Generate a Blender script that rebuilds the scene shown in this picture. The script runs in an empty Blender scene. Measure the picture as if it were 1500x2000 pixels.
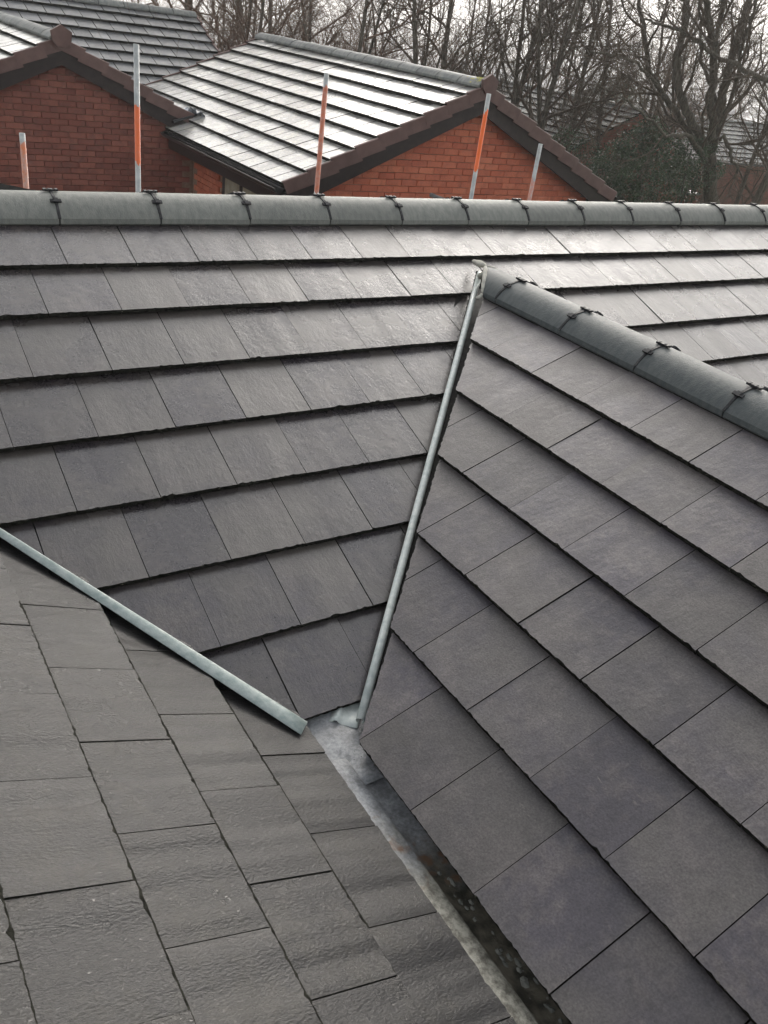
import bpy, math, random
import numpy as np
from mathutils import Vector, Matrix

rng = random.Random(7)
C = bpy.context.scene.collection
S = bpy.context.scene
rad = math.radians

# ---------------------------------------------------------------- camera, sky, sun, exposure
FPX = 1662.5
CAM = Vector((-0.9355, -3.8206, 1.0792))
HD, TL, RL = rad(36.4148), rad(29.7216), rad(8.504)
Fv = Vector((math.sin(HD)*math.cos(TL), math.cos(HD)*math.cos(TL), -math.sin(TL)))
R0 = Vector((math.cos(HD), -math.sin(HD), 0)); U0 = R0.cross(Fv)
Rv = R0*math.cos(RL) + U0*math.sin(RL); Uv = -R0*math.sin(RL) + U0*math.cos(RL)
cd = bpy.data.cameras.new('camera'); cam = bpy.data.objects.new('camera', cd); C.objects.link(cam)
cd.sensor_fit = 'HORIZONTAL'; cd.sensor_width = 36; cd.lens = 36*FPX/1500
cd.clip_start = 0.05; cd.clip_end = 9000
M = Matrix((Rv, Uv, -Fv)).transposed().to_4x4(); M.translation = CAM; cam.matrix_world = M
S.camera = cam

SUN_AZ, SUN_EL = rad(42), rad(17)
w = bpy.data.worlds.new('World'); S.world = w; w.use_nodes = True
nt = w.node_tree; nt.nodes.clear()
o_ = nt.nodes.new('ShaderNodeOutputWorld'); bg = nt.nodes.new('ShaderNodeBackground')
sky = nt.nodes.new('ShaderNodeTexSky'); sky.sky_type = 'NISHITA'; sky.sun_disc = False
sky.sun_elevation = SUN_EL; sky.sun_rotation = SUN_AZ; sky.dust_density = 6; sky.air_density = 1.0; sky.ozone_density = 1.0
# thin, even cloud veil: greys the blue out of the sky
hsv = nt.nodes.new('ShaderNodeHueSaturation'); hsv.inputs['Saturation'].default_value = 0.28; hsv.inputs['Value'].default_value = 1.0
nt.links.new(sky.outputs[0], hsv.inputs['Color']); nt.links.new(hsv.outputs[0], bg.inputs[0])
bg.inputs[1].default_value = 0.12
nt.links.new(bg.outputs[0], o_.inputs[0])
sl = bpy.data.lights.new('sun', 'SUN'); so = bpy.data.objects.new('sun', sl); C.objects.link(so)
sl.energy = .5; sl.angle = rad(35); sl.color = (1, .95, .87)
sd = Vector((math.sin(SUN_AZ)*math.cos(SUN_EL), math.cos(SUN_AZ)*math.cos(SUN_EL), math.sin(SUN_EL)))
so.rotation_euler = (-sd).to_track_quat('-Z', 'Y').to_euler(); so.location = (20, 20, 30)
S.view_settings.view_transform = 'Standard'; S.view_settings.look = 'None'
S.view_settings.exposure = 1.65; S.view_settings.gamma = 1; S.view_settings.use_curve_mapping = False
S.render.engine = 'CYCLES'
S.cycles.max_bounces = 6; S.cycles.volume_bounces = 1

def ray(px, py):
    return Fv + Rv*((px-750)/FPX) - Uv*((py-1000)/FPX)
def on_axis(px, py, ax, v):            # the point of plane axis = v that the photograph shows at (px, py)
    d = ray(px, py); return CAM + d*((v-CAM[ax])/d[ax])
def on_plane(px, py, P0, n, off=0.0):
    d = ray(px, py); return CAM + d*(((P0 + n*off - CAM).dot(n))/d.dot(n))

# ---------------------------------------------------------------- object helpers
W = {}
def tag(o, label=None, cat=None, group=None, kind=None):
    if label: o['label'] = label
    if cat: o['category'] = cat
    if group: o['group'] = group
    if kind: o['kind'] = kind
    return o
def put(o, parent=None, mw=None):
    mw = mw or Matrix.Identity(4)
    C.objects.link(o); W[o.name] = mw
    if parent is not None:
        o.parent = parent; o.matrix_basis = W[parent.name].inverted() @ mw
    else: o.matrix_basis = mw
    return o
def empty(name, loc, parent=None):
    return put(bpy.data.objects.new(name, None), parent, Matrix.Translation(loc))
def mk(name, verts, faces, mat, smooth=False):
    me = bpy.data.meshes.new(name); me.from_pydata([tuple(v) for v in verts], [], faces)
    if mat is not None: me.materials.append(mat)
    if smooth: me.polygons.foreach_set('use_smooth', [True]*len(me.polygons))
    me.update(); return me
def obj(name, me, parent=None, mw=None):
    return put(bpy.data.objects.new(name, me), parent, mw)
def meshobj(name, verts, faces, mat, parent=None, mw=None, smooth=False):
    return obj(name, mk(name, verts, faces, mat, smooth), parent, mw)
def box_vf(x0, x1, y0, y1, z0, z1):
    v = [(x, y, z) for z in (z0, z1) for y in (y0, y1) for x in (x0, x1)]
    f = [(0,2,3,1), (4,5,7,6), (0,1,5,4), (2,6,7,3), (0,4,6,2), (1,3,7,5)]
    return v, f
class MB:
    def __init__(s): s.v = []; s.f = []
    def add(s, v, f):
        n = len(s.v); s.v += [tuple(a) for a in v]; s.f += [tuple(i+n for i in q) for q in f]; return s
    def box(s, *a): return s.add(*box_vf(*a))
    def tube(s, pts, rs, m=8, cap=True):
        pts = [Vector(p) for p in pts]; base = len(s.v); up = Vector((0, 0, 1))
        for i, p in enumerate(pts):
            t = (pts[min(i+1, len(pts)-1)] - pts[max(i-1, 0)]).normalized()
            a = t.cross(up); a = t.cross(Vector((1, 0, 0))) if a.length < 1e-3 else a
            a.normalize(); b = t.cross(a)
            r = rs[i] if isinstance(rs, (list, tuple)) else rs
            for k in range(m):
                q = 2*math.pi*k/m; s.v.append(tuple(p + (a*math.cos(q) + b*math.sin(q))*r))
        for i in range(len(pts)-1):
            for k in range(m):
                k2 = (k+1) % m; s.f.append((base+i*m+k, base+i*m+k2, base+(i+1)*m+k2, base+(i+1)*m+k))
        if cap:
            s.f.append(tuple(base+k for k in range(m-1, -1, -1))); s.f.append(tuple(base+(len(pts)-1)*m+k for k in range(m)))
        return s
    def build(s, name, mat, parent=None, mw=None, smooth=False): return meshobj(name, s.v, s.f, mat, parent, mw, smooth)

# ---------------------------------------------------------------- materials
class N:
    def __init__(s, name, rough=.6, spec=.5):
        s.m = bpy.data.materials.new(name); s.m.use_nodes = True; s.t = s.m.node_tree
        s.b = s.t.nodes['Principled BSDF']; s.b.inputs['Roughness'].default_value = rough
        s.b.inputs['Specular IOR Level'].default_value = spec
        tc = s.t.nodes.new('ShaderNodeTexCoord'); oi = s.t.nodes.new('ShaderNodeObjectInfo')
        s.oi = oi
        ml = s.t.nodes.new('ShaderNodeVectorMath'); ml.operation = 'SCALE'
        cb = s.t.nodes.new('ShaderNodeCombineXYZ')
        s.t.links.new(oi.outputs['Random'], cb.inputs[0]); s.t.links.new(oi.outputs['Random'], cb.inputs[1]); s.t.links.new(oi.outputs['Random'], cb.inputs[2])
        s.t.links.new(cb.outputs[0], ml.inputs[0]); ml.inputs['Scale'].default_value = 57.3
        ad = s.t.nodes.new('ShaderNodeVectorMath'); s.t.links.new(tc.outputs['Object'], ad.inputs[0]); s.t.links.new(ml.outputs[0], ad.inputs[1])
        s.co = ad.outputs[0]; s.raw = tc.outputs['Object']
    def link(s, a, b): s.t.links.new(a, b)
    def mapv(s, src, scale):
        mp = s.t.nodes.new('ShaderNodeMapping'); mp.inputs['Scale'].default_value = scale; s.link(src, mp.inputs[0]); return mp.outputs[0]
    def noise(s, sc, det=4, src=None, rough=.55):
        n = s.t.nodes.new('ShaderNodeTexNoise'); n.inputs['Scale'].default_value = sc; n.inputs['Detail'].default_value = det
        n.inputs['Roughness'].default_value = rough; s.link(src if src is not None else s.co, n.inputs['Vector']); return n.outputs['Fac']
    def vor(s, sc, feat='F1', src=None):
        n = s.t.nodes.new('ShaderNodeTexVoronoi'); n.feature = feat; n.inputs['Scale'].default_value = sc
        s.link(src if src is not None else s.co, n.inputs['Vector']); return n
    def ramp(s, src, stops):
        r = s.t.nodes.new('ShaderNodeValToRGB'); e = r.color_ramp.elements
        while len(e) < len(stops): e.new(.5)
        for k, (p, c) in enumerate(stops):
            e[k].position = p; e[k].color = (c[0], c[1], c[2], 1) if isinstance(c, tuple) else (c, c, c, 1)
        s.link(src, r.inputs[0]); return r.outputs[0]
    def mix(s, fac, a, b, mode='MIX'):
        m = s.t.nodes.new('ShaderNodeMix'); m.data_type = 'RGBA'; m.blend_type = mode
        for v, i in ((fac, 0), (a, 6), (b, 7)):
            if isinstance(v, (int, float)): m.inputs[i].default_value = v if i == 0 else (v, v, v, 1)
            elif isinstance(v, tuple): m.inputs[i].default_value = (v[0], v[1], v[2], 1)
            else: s.link(v, m.inputs[i])
        return m.outputs[2]
    def math(s, op, a, b=0.0):
        m = s.t.nodes.new('ShaderNodeMath'); m.operation = op
        for v, i in ((a, 0), (b, 1)):
            if isinstance(v, (int, float)): m.inputs[i].default_value = v
            else: s.link(v, m.inputs[i])
        return m.outputs[0]
    def color(s, c):
        if isinstance(c, tuple): s.b.inputs['Base Color'].default_value = (c[0], c[1], c[2], 1)
        else: s.link(c, s.b.inputs['Base Color'])
    def rough(s, c): s.link(c, s.b.inputs['Roughness'])
    def bump(s, h, strength=.5, dist=.005, prev=None):
        b = s.t.nodes.new('ShaderNodeBump'); b.inputs['Strength'].default_value = strength; b.inputs['Distance'].default_value = dist
        s.link(h, b.inputs['Height'])
        if prev is not None: s.link(prev, b.inputs['Normal'])
        return b.outputs[0]
    def nrm(s, n): s.link(n, s.b.inputs['Normal'])

def tile_mat(name, base, tint, riven, wave, lo=.34, hi=.5, spec=.5, stain=.5):
    n = N(name, .42, spec); fs = 170 if riven > .5 else 60
    big = n.noise(3.2, 4); mid = n.noise(17, 5); fine = n.noise(160, 3)
    r2 = n.math('FRACT', n.math('MULTIPLY', n.oi.outputs['Random'], 7.31))
    c = n.mix(n.ramp(n.math('ADD', big, n.math('MULTIPLY', n.math('SUBTRACT', r2, .5), .24)), [(.36, 0.), (.64, 1.)]), base, tint)
    pat = n.ramp(n.math('MULTIPLY', n.noise(5.5, 5, rough=.7), n.math('ADD', n.noise(26, 3), .55)), [(.50, 0.), (.68, stain)])
    c = n.mix(pat, c, tuple(min(1, 1.75*b*k) for b, k in zip(base, (1.06, 1.03, .86))))
    c = n.mix(1.0, c, n.ramp(n.oi.outputs['Random'], [(0., .78), (.5, .98), (1., 1.2)]), 'MULTIPLY')
    c = n.mix(1.0, c, n.ramp(mid, [(.3, .86), (.7, 1.14)]), 'MULTIPLY')
    c = n.mix(1.0, c, n.ramp(fine, [(.3, .70), (.7, 1.30)]), 'MULTIPLY')
    sm = n.math('MULTIPLY', n.ramp(n.noise(42, 5, n.mapv(n.co, (.55, 1.3, 1)), .75), [(.60, 0.), (.70, 1.)]), n.ramp(n.noise(4.2, 2), [(.5, 0.), (.66, .8 if riven < .9 else .12)]))
    c = n.mix(sm, c, tuple(min(1, 2.5*b*k) for b, k in zip(base, (1.08, 1.05, .84))))
    spk = n.vor(95); c = n.mix(n.ramp(spk.outputs['Distance'], [(.05, .55), (.11, 0.)]), c, tuple(b*.45 for b in base))
    n.color(c)
    n.rough(n.math('ADD', n.ramp(big, [(.3, lo), (.7, hi)]), n.math('MULTIPLY', n.math('SUBTRACT', r2, .5), .07)))
    h1 = n.noise(11, 6, n.mapv(n.co, (1, 1.0, 1)), .7)
    st = n.noise(fs, 4, n.mapv(n.co, (1.0, .42, 1)), .65)
    if riven > .9: st = n.ramp(st, [(.34, 0.), (.66, 1.)])
    b = n.bump(h1, .35, .004)
    b = n.bump(st, min(riven, .42), .0032 if riven > .9 else .004, b)
    b = n.bump(fine, .25, .0015, b)
    if wave > 0:
        wv = n.noise(1.0, 1, n.mapv(n.co, (9.5, .8, 1)), .4)
        b = n.bump(wv, 1.0, wave, b)
    n.nrm(b); return n.m
M_TILE_A = tile_mat('tile_main', (.045, .039, .043), (.069, .061, .053), .35, .003, .20, .32, 1.0, stain=.6)
M_TILE_B = tile_mat('tile_right', (.068, .061, .071), (.096, .087, .083), .3, .003, stain=.6)
M_TILE_C = tile_mat('tile_left', (.0175, .0168, .0172), (.031, .0295, .0288), 1.0, .046, .25, .35, .33, stain=.6)
M_TILE_F = tile_mat('tile_far', (.11, .115, .122), (.14, .142, .146), .25, .003)
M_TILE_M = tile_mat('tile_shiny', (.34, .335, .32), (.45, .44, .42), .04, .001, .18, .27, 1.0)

M_EDGE = None
def simple(name, c1, c2, rough=.6, spec=.5, sc=20, bs=.3, bd=.003, det=4, metal=0, rnd=.12):
    n = N(name, rough, spec)
    c = n.mix(n.ramp(n.noise(sc, det), [(.35, 0.), (.65, 1.)]), c1, c2)
    c = n.mix(1.0, c, n.ramp(n.oi.outputs['Random'], [(0., 1-rnd), (1., 1+rnd)]), 'MULTIPLY')
    n.color(c); n.b.inputs['Metallic'].default_value = metal
    n.nrm(n.bump(n.noise(sc*4, 4), bs, bd)); return n.m
M_RIDGE = simple('ridge_concrete', (.165, .172, .155), (.225, .230, .205), .62, .35, 22, .6, .003, 6)
M_TILE_O = tile_mat('tile_weathered', (.15, .15, .145), (.24, .24, .23), .5, .003, .6, .8, .3)
M_RIDGE2 = simple('ridge_weathered', (.13, .14, .135), (.21, .215, .195), .6, .4, 9, .3, .003)
M_RIDGEB = simple('ridge_concrete_dark', (.072, .083, .084), (.105, .116, .113), .6, .35, 22, .6, .003, 6)
M_PLASTIC = simple('black_plastic', (.014, .014, .016), (.035, .036, .038), .6, .3, 60, .5, .002)
M_EDGE = simple('dirty_shaded_tile_edge', (.012, .012, .010), (.034, .034, .027), 1.0, .08, 60, .8, .004)  # near-black tile edges: dirt and moss, with shade put into the colour
M_MOSS = simple('moss_and_edge_shade', (.022, .022, .015), (.075, .072, .050), .9, .2, 80, .5, .002)
M_DARK = simple('dark_underlay', (.012, .012, .011), (.03, .029, .026), .8, .3, 30, .5, .004)
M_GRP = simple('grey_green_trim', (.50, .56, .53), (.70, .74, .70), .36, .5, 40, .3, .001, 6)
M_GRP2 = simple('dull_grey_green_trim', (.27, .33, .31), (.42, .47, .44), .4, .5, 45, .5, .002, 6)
M_VERGE = simple('brown_verge', (.125, .072, .062), (.165, .098, .084), .6, .4, 8, .25, .002)
M_BARGE = simple('dark_brown_board', (.022, .015, .014), (.035, .024, .021), .5, .4, 15, .2, .002)
M_BLACKGUT = simple('black_gutter', (.008, .009, .010), (.018, .018, .019), .3, .5, 20, .1, .001)
M_MORTAR = simple('mortar', (.27, .165, .115), (.38, .26, .19), .9, .2, 30, .5, .004)
M_CEMENT = simple('cement_smear', (.40, .385, .33), (.58, .56, .49), .8, .3, 40, .7, .006)
M_FRAME = simple('window_frame', (.02, .018, .017), (.03, .028, .025), .4, .5, 20, .1, .001)
M_CURTAIN = simple('curtain', (.34, .30, .22), (.44, .40, .31), .8, .2, 12, .4, .01)
def brick_mat(name, a, b, dark):
    n = N(name, .8, .25)
    c = n.mix(n.ramp(n.oi.outputs['Random'], [(0., 0.), (1., 1.)]), a, b)
    c = n.mix(n.ramp(n.noise(9, 5), [(.45, 0.), (.75, .7)]), c, dark)
    c = n.mix(1.0, c, n.ramp(n.noise(90, 3), [(.3, .85), (.7, 1.13)]), 'MULTIPLY')
    n.color(c); n.nrm(n.bump(n.noise(55, 5), .5, .004)); return n.m
M_BRICK = brick_mat('brick_orange_red', (.55, .145, .080), (.72, .235, .130), (.40, .12, .07))
M_BRICKD = brick_mat('brick_dull_red', (.22, .078, .058), (.34, .125, .088), (.11, .05, .042))
def wall_mat(name, a, b, mo):
    n = N(name, .85, .2); bt = n.t.nodes.new('ShaderNodeTexBrick')
    for k, v in (('Color1', a), ('Color2', b), ('Mortar', mo)): bt.inputs[k].default_value = (*v, 1)
    bt.inputs['Scale'].default_value = 1; bt.inputs['Brick Width'].default_value = .225; bt.inputs['Row Height'].default_value = .075
    bt.inputs['Mortar Size'].default_value = .006
    mp = n.t.nodes.new('ShaderNodeMapping'); mp.inputs['Rotation'].default_value = (rad(90), 0, 0)
    n.link(n.raw, mp.inputs[0]); n.link(mp.outputs[0], bt.inputs['Vector']); n.color(bt.outputs['Color']); return n.m
M_WALL = wall_mat('plain_brickwork', (.25, .085, .06), (.19, .07, .05), (.17, .12, .09))

# ---------------------------------------------------------------- tiles
def clip(poly, a, b, keep):
    """clip polygon (2-D points) by the line a->b, keeping the side on which `keep` lies"""
    nx, ny = -(b[1]-a[1]), b[0]-a[0]
    f = lambda p: (p[0]-a[0])*nx + (p[1]-a[1])*ny
    sg = 1 if f(keep) > 0 else -1
    out = []
    for i in range(len(poly)):
        p, q = poly[i], poly[(i+1) % len(poly)]; fp, fq = f(p)*sg, f(q)*sg
        if fp >= 0: out.append(p)
        if (fp >= 0) != (fq >= 0):
            t = fp/(fp-fq); out.append((p[0]+(q[0]-p[0])*t, p[1]+(q[1]-p[1])*t))
    return out
def area(poly): return abs(sum(poly[i][0]*poly[(i+1) % len(poly)][1]-poly[(i+1) % len(poly)][0]*poly[i][1] for i in range(len(poly))))/2
def tile_mesh(poly, g, mat, r, rise=.030, th=.022, step=.011, chip=.0022, big=.25, cutrough=.0):
    """tile as a wedge-lying slab; the outline runs counter-clockwise in (across, upslope)"""
    pts = []
    n = len(poly)
    for i in range(n):
        p, q = poly[i], poly[(i+1) % n]; L = math.hypot(q[0]-p[0], q[1]-p[1])
        low = abs(p[1]) < 1e-6 and abs(q[1]) < 1e-6
        diag = abs(p[0]-q[0]) > .004 and abs(p[1]-q[1]) > .004
        k = max(1, int(L/step)) if (low or diag) else 1
        for j in range(k): pts.append((p[0]+(q[0]-p[0])*j/k, p[1]+(q[1]-p[1])*j/k, low, diag and j > 0))
    cc = [(r.uniform(0, .3), r.uniform(.008, .022), r.uniform(.003, .010)) for _ in range(2 if r.random() < big else 0)]
    top = []; bot = []
    for x, y, low, diag in pts:
        c = 0
        if low:
            c = abs(r.gauss(0, chip*.55)) + (chip*1.5 if r.random() < .1 else 0)
            for cx, cw, chh in cc: c += chh*max(0, 1-abs(x-cx)/cw)
        dx = r.gauss(0, .0018) if diag else 0
        dy = r.gauss(0, .0018) if diag else 0
        yt = y + c + dy
        top.append((x+dx, yt, -rise*yt/g - (0.0 if not low else .0))); 
        bot.append((x+dx, y + (abs(r.gauss(0, .0012)) if low else 0) + dy, -rise*y/g - th))
    m = len(top)
    f = [tuple(range(m)), tuple(range(2*m-1, m-1, -1))] + [(i, m+i, m+(i+1) % m, (i+1) % m) for i in range(m)]
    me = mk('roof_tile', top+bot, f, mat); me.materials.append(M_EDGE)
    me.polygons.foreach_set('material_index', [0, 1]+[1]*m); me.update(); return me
class Slope:
    def __init__(s, O, u, up, g, wd=.3):
        s.O = Vector(O); s.u = Vector(u).normalized(); s.up = Vector(up).normalized(); s.n = s.u.cross(s.up); s.g = g; s.w = wd
        s.M = Matrix((s.u, s.up, s.n)).transposed().to_4x4()
    def P(s, a, y, h=0): return s.O + s.u*a + s.up*y + s.n*h
    def loc(s, P): d = Vector(P)-s.O; return (d.dot(s.u), d.dot(s.up))
    def px(s, x, y, off=0): return s.loc(on_plane(x, y, s.O, s.n, off))
    def mw(s, a, y, h=0, yaw=0, tx=0, ty=0):
        m = s.M.copy(); m.translation = s.P(a, y, h)
        return m @ Matrix.Rotation(yaw, 4, 'Z') @ Matrix.Rotation(tx, 4, 'X') @ Matrix.Rotation(ty, 4, 'Y')
def lay_course(sl, parent, k_y, a0s, mat, clips, variants, overlap=.06, chip=.0022, jog=.0012, top=None):
    """one course whose lower edge is at local y = k_y; a0s = left ends of tiles"""
    for a0 in a0s:
        gap = rng.choice((.0020, .0028, .0036, .0045))
        H = sl.g+overlap if top is None else top
        rect = [(gap*.5, 0), (sl.w-gap*.5, 0), (sl.w-gap*.5, H), (gap*.5, H)]
        poly = rect
        for (p, q, keep) in clips:
            sh = lambda t: (t[0]-a0, t[1]-k_y)
            poly = clip(poly, sh(p), sh(q), sh(keep))
            if len(poly) < 3: break
        if len(poly) < 3 or area(poly) < .002: continue
        full = area(poly) > area(rect)-1e-5
        if full and top is None:
            me = rng.choice(variants)
        else: me = tile_mesh(poly, sl.g, mat, rng, chip=chip)
        obj('roof_tile', me, parent, sl.mw(a0, k_y, rng.gauss(0, .0008), rng.gauss(0, .0016), rng.gauss(0, .0025), rng.gauss(0, .003)))
def variants(g, mat, n=9, chip=.0022, H=None, big=.3):
    out = []
    for i in range(n):
        gap = rng.choice((.0022, .003, .0042)); out.append(tile_mesh([(gap/2, 0), (.3-gap/2, 0), (.3-gap/2, H or g+.06), (gap/2, H or g+.06)], g, mat, rng, chip=chip, big=big))
    return out

# ================================================================= OUR HOUSE: three slopes round a short valley
TH, PH, PS = rad(23.8017), rad(25.1492), rad(27.2376)
GA, GB, GC = .32298, .31879, .27429
SA = Slope((0, 0, 0), (1, 0, 0), (0, math.cos(TH), math.sin(TH)), GA)
SB = Slope((1.6902, -.9146, -.1772), (0, -1, 0), (math.cos(PH), 0, math.sin(PH)), GB)
SC = Slope((-.5978, -1.6552, -.4908), (0, 1, 0), (-math.cos(PS), 0, math.sin(PS)), GC)
GROUND = -3.7
house = empty('house', (2, -1, GROUND))
tag(house, 'near house under dark grey flat roof tiles, its slopes meeting at metal valley trims', 'house')
main = SA.P; 
dxA = [.0005, -.0037, .0056, .0092, -.0047, .0005, -.0075, 0, 0]
dsA = [.0053, -.0175, .0022, .0083, .0053, .0007, -.0043, 0, 0]
dxB = [.0041, 0, .0004, -.0039, -.0035, .0029]
dsB = [.0159, -.0103, -.0103, -.0056, .0043, .0085]
dxC = [-.0058, -.0073, .0055, .0077]
dsC = [.0031, .0005, -.0004, -.0046]

# clip lines, local to each slope
A_bar = (SA.px(931, 530), SA.px(701, 1405), (-1, .2))
A_left = (SA.px(0, 1046), SA.px(600, 1420), (1.5, 0))
RX, RZ = 2.088, .02       # ridge line of the cross gable
B_cut = (SB.px(890, 763), SB.px(700, 1447), (3, -.5))
C_cut = (SC.px(0, 1026), SC.px(600, 1404), (-2, .2))

def deck(name, poly3, thick, mat, parent, label=None, kind=None):
    n = Vector((0, 0, 0)); m = len(poly3)
    for i in range(m): n += poly3[i].cross(poly3[(i+1) % m])
    n.normalize(); v = list(poly3)+[p-n*thick for p in poly3]
    f = [tuple(range(m)), tuple(range(2*m-1, m-1, -1))]+[(i, m+i, m+(i+1) % m, (i+1) % m) for i in range(m)]
    o = meshobj(name, v, f, mat, parent)
    if label: o['label'] = label
    return o
DK = -.062
# main slope deck: left of the valley, and right of the cross gable
a1, a2 = SA.px(915, 505), SA.px(690, 1440)
l1, l2 = SA.px(0, 1040), SA.px(600, 1412)
lext = (l1[0]-(l2[0]-l1[0])*3, l1[1]-(l2[1]-l1[1])*3)
slopeA = deck('roof_slope', [SA.P(lext[0], lext[1], DK), SA.P(*l2, DK), SA.P(a2[0]-.03, a2[1]+.04, DK), SA.P(2.12, -.10, DK), SA.P(4.9, -2.7, DK), SA.P(9.3, -2.7, DK), SA.P(9.3, .42, DK), SA.P(lext[0], .42, DK)], .03, M_DARK, house, 'long main roof slope below the far ridge')
slopeB = deck('roof_slope', [SB.P(SB.loc((0, -.45, 0))[0], .33, DK), SB.P(-.05, -.1, DK), SB.P(SB.px(697, 1447)[0], -5*GB-.0, DK), SB.P(12, -5*GB, DK), SB.P(12, .33, DK)], .03, M_DARK, house, 'cross gable roof slope on the right falling to the gutter')
slopeC = deck('roof_slope', [SC.P(2.9, 3.2, DK), SC.P(-8, 3.2, DK), SC.P(-8, -3*GC, DK), SC.P(-.62, -3*GC, DK), SC.P(.55, .1, DK)], .03, M_DARK, house, 'rough tiled slope in the near left corner')
# back slopes (turned away)
bk = [SA.P(-6, .42, -.035), SA.P(9.3, .42, -.035)]
deck('roof_slope', [bk[0], bk[1], Vector((9.3, 4.6, -1.66)), Vector((-6, 4.6, -1.66))], .05, M_DARK, house, 'back roof slope turned away beyond the far ridge')
deck('roof_slope', [Vector((RX, -.3, -.03)), Vector((RX, -13, -.03)), Vector((RX+2.4, -13, -1.12)), Vector((RX+2.4, -2.3, -1.12))], .05, M_DARK, house, 'far side of the cross gable turned away')

rngs = random.Random
VA = variants(GA, M_TILE_A, 12, .0020, big=.35)
VB = variants(GB, M_TILE_B, 12, .0016, big=.25)
VC = variants(GC, M_TILE_C, 12, .0026, big=.45)
far_valley = ((SA.loc((RX+.02, .0, 0))[0], 0.0), (SA.loc((RX+2.5, 0, 0))[0], -2.5/math.cos(TH)), (9, 0))
for k in range(8):
    y = -k*GA - dsA[k]
    off = dxA[k] + (0 if k % 2 == 0 else -.15)
    nleft = range(-6, 8)
    ah = [off + .3*i for i in nleft]
    clips = [A_bar, A_left] if k > 0 else []
    if k == 0:
        ah = [off + .3*i for i in range(-5, 23)]
        # top course: shortened under the ridge tile
        vs = variants(GA, M_TILE_A, 8, .0022, H=.345)
        lay_course(SA, slopeA, y, ah, M_TILE_A, [], vs)
    else:
        lay_course(SA, slopeA, y, ah, M_TILE_A, clips, VA)
        if k <= 6:
            ar = [off + .3*i for i in range(6, 24)]
            lay_course(SA, slopeA, y, ar, M_TILE_A, [far_valley], VA)
for k in range(6):
    y = -k*GB - dsB[k]
    off = dxB[k] + (0 if k % 2 == 0 else .15)
    ah = [off + .3*(i-1) for i in range(-2, 14)]
    if k == 0:
        vs = variants(GB, M_TILE_B, 6, .0018, H=.335)
        lay_course(SB, slopeB, y, ah, M_TILE_B, [B_cut], vs)
    else: lay_course(SB, slopeB, y, ah, M_TILE_B, [B_cut], VB)
for k in range(-2, 4):
    y = -k*GC - (dsC[k] if k >= 0 else 0)
    off = -(dxC[k] if k >= 0 else 0) - (.15 if k % 2 == 0 else 0)
    ah = [off - .3*i for i in range(-4, 10)]
    lay_course(SC, slopeC, y, ah, M_TILE_C, [C_cut], VC, overlap=.05)

# moss crumbs along the lower edges of the two smoother slopes
for sl, par, g_, kk, u0, u1, cl_ in ((SA, slopeA, GA, 8, -2.6, 6.2, 'A'), (SB, slopeB, GB, 6, -.2, 3.6, 'B')):
    b = MB()
    for k in range(kk):
        y0 = -k*g_ - ((dsA if cl_ == 'A' else dsB)[k])
        for _ in range(rng.randint(70, 120) if cl_ == 'A' else rng.randint(30, 60)):
            c_ = u0+(u1-u0)*rng.random(); c_ = c_+rng.gauss(0, .02)
            if cl_ == 'A' and k > 0:
                P_ = SA.P(c_, y0)
                if abs(P_.x-RX) < -P_.y+.18 + (.2 if P_.x < RX else 0) or P_.x+P_.y < -1.80: continue
            if cl_ == 'B':
                P_ = SB.P(c_, y0)
                if P_.x-P_.y < 2.53: continue
            r = rng.uniform(.0015, .0042); hh = rng.choice((-.003, -.010, -.018, -.001))
            vv = [tuple(sl.P(c_+r*rng.uniform(1, 2.2)*a, y0+.001+r*b_*.9, hh+r*c2)) for a, b_, c2 in ((0, 0, 1), (1, 0, .1), (.3, -1, 0), (-.8, -.6, .1), (-.8, .6, 0), (.3, 1, .1), (0, 0, -1))]
            b.add(vv, [(0, 1+i, 1+(i+1) % 5) for i in range(5)]+[(6, 1+(i+1) % 5, 1+i) for i in range(5)])
    o = b.build('moss_and_edge_shade', M_MOSS, par); o['kind'] = 'stuff'
# dark strips under the rough slope's course edges: grit and moss, with shade painted in
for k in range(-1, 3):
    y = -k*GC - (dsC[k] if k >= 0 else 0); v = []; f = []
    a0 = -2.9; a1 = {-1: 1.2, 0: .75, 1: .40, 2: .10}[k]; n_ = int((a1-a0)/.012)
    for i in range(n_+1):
        a = a0+(a1-a0)*i/n_; dd = SC.P(a, y)-CAM; wv = .0265*(dd.dot(-SC.up)/-dd.dot(SC.n))+.0012+abs(rng.gauss(0, .0010))+(.0025 if rng.random() < .06 else 0)  # widened by view angle so the painted dark line shows
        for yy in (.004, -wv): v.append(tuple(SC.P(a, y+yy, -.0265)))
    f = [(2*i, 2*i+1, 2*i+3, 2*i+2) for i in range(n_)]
    o = meshobj('moss_and_edge_shade', v, f, M_EDGE, slopeC); o['kind'] = 'stuff'; sm = o.modifiers.new('t', 'SOLIDIFY'); sm.thickness = .003; sm.offset = 0
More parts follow.
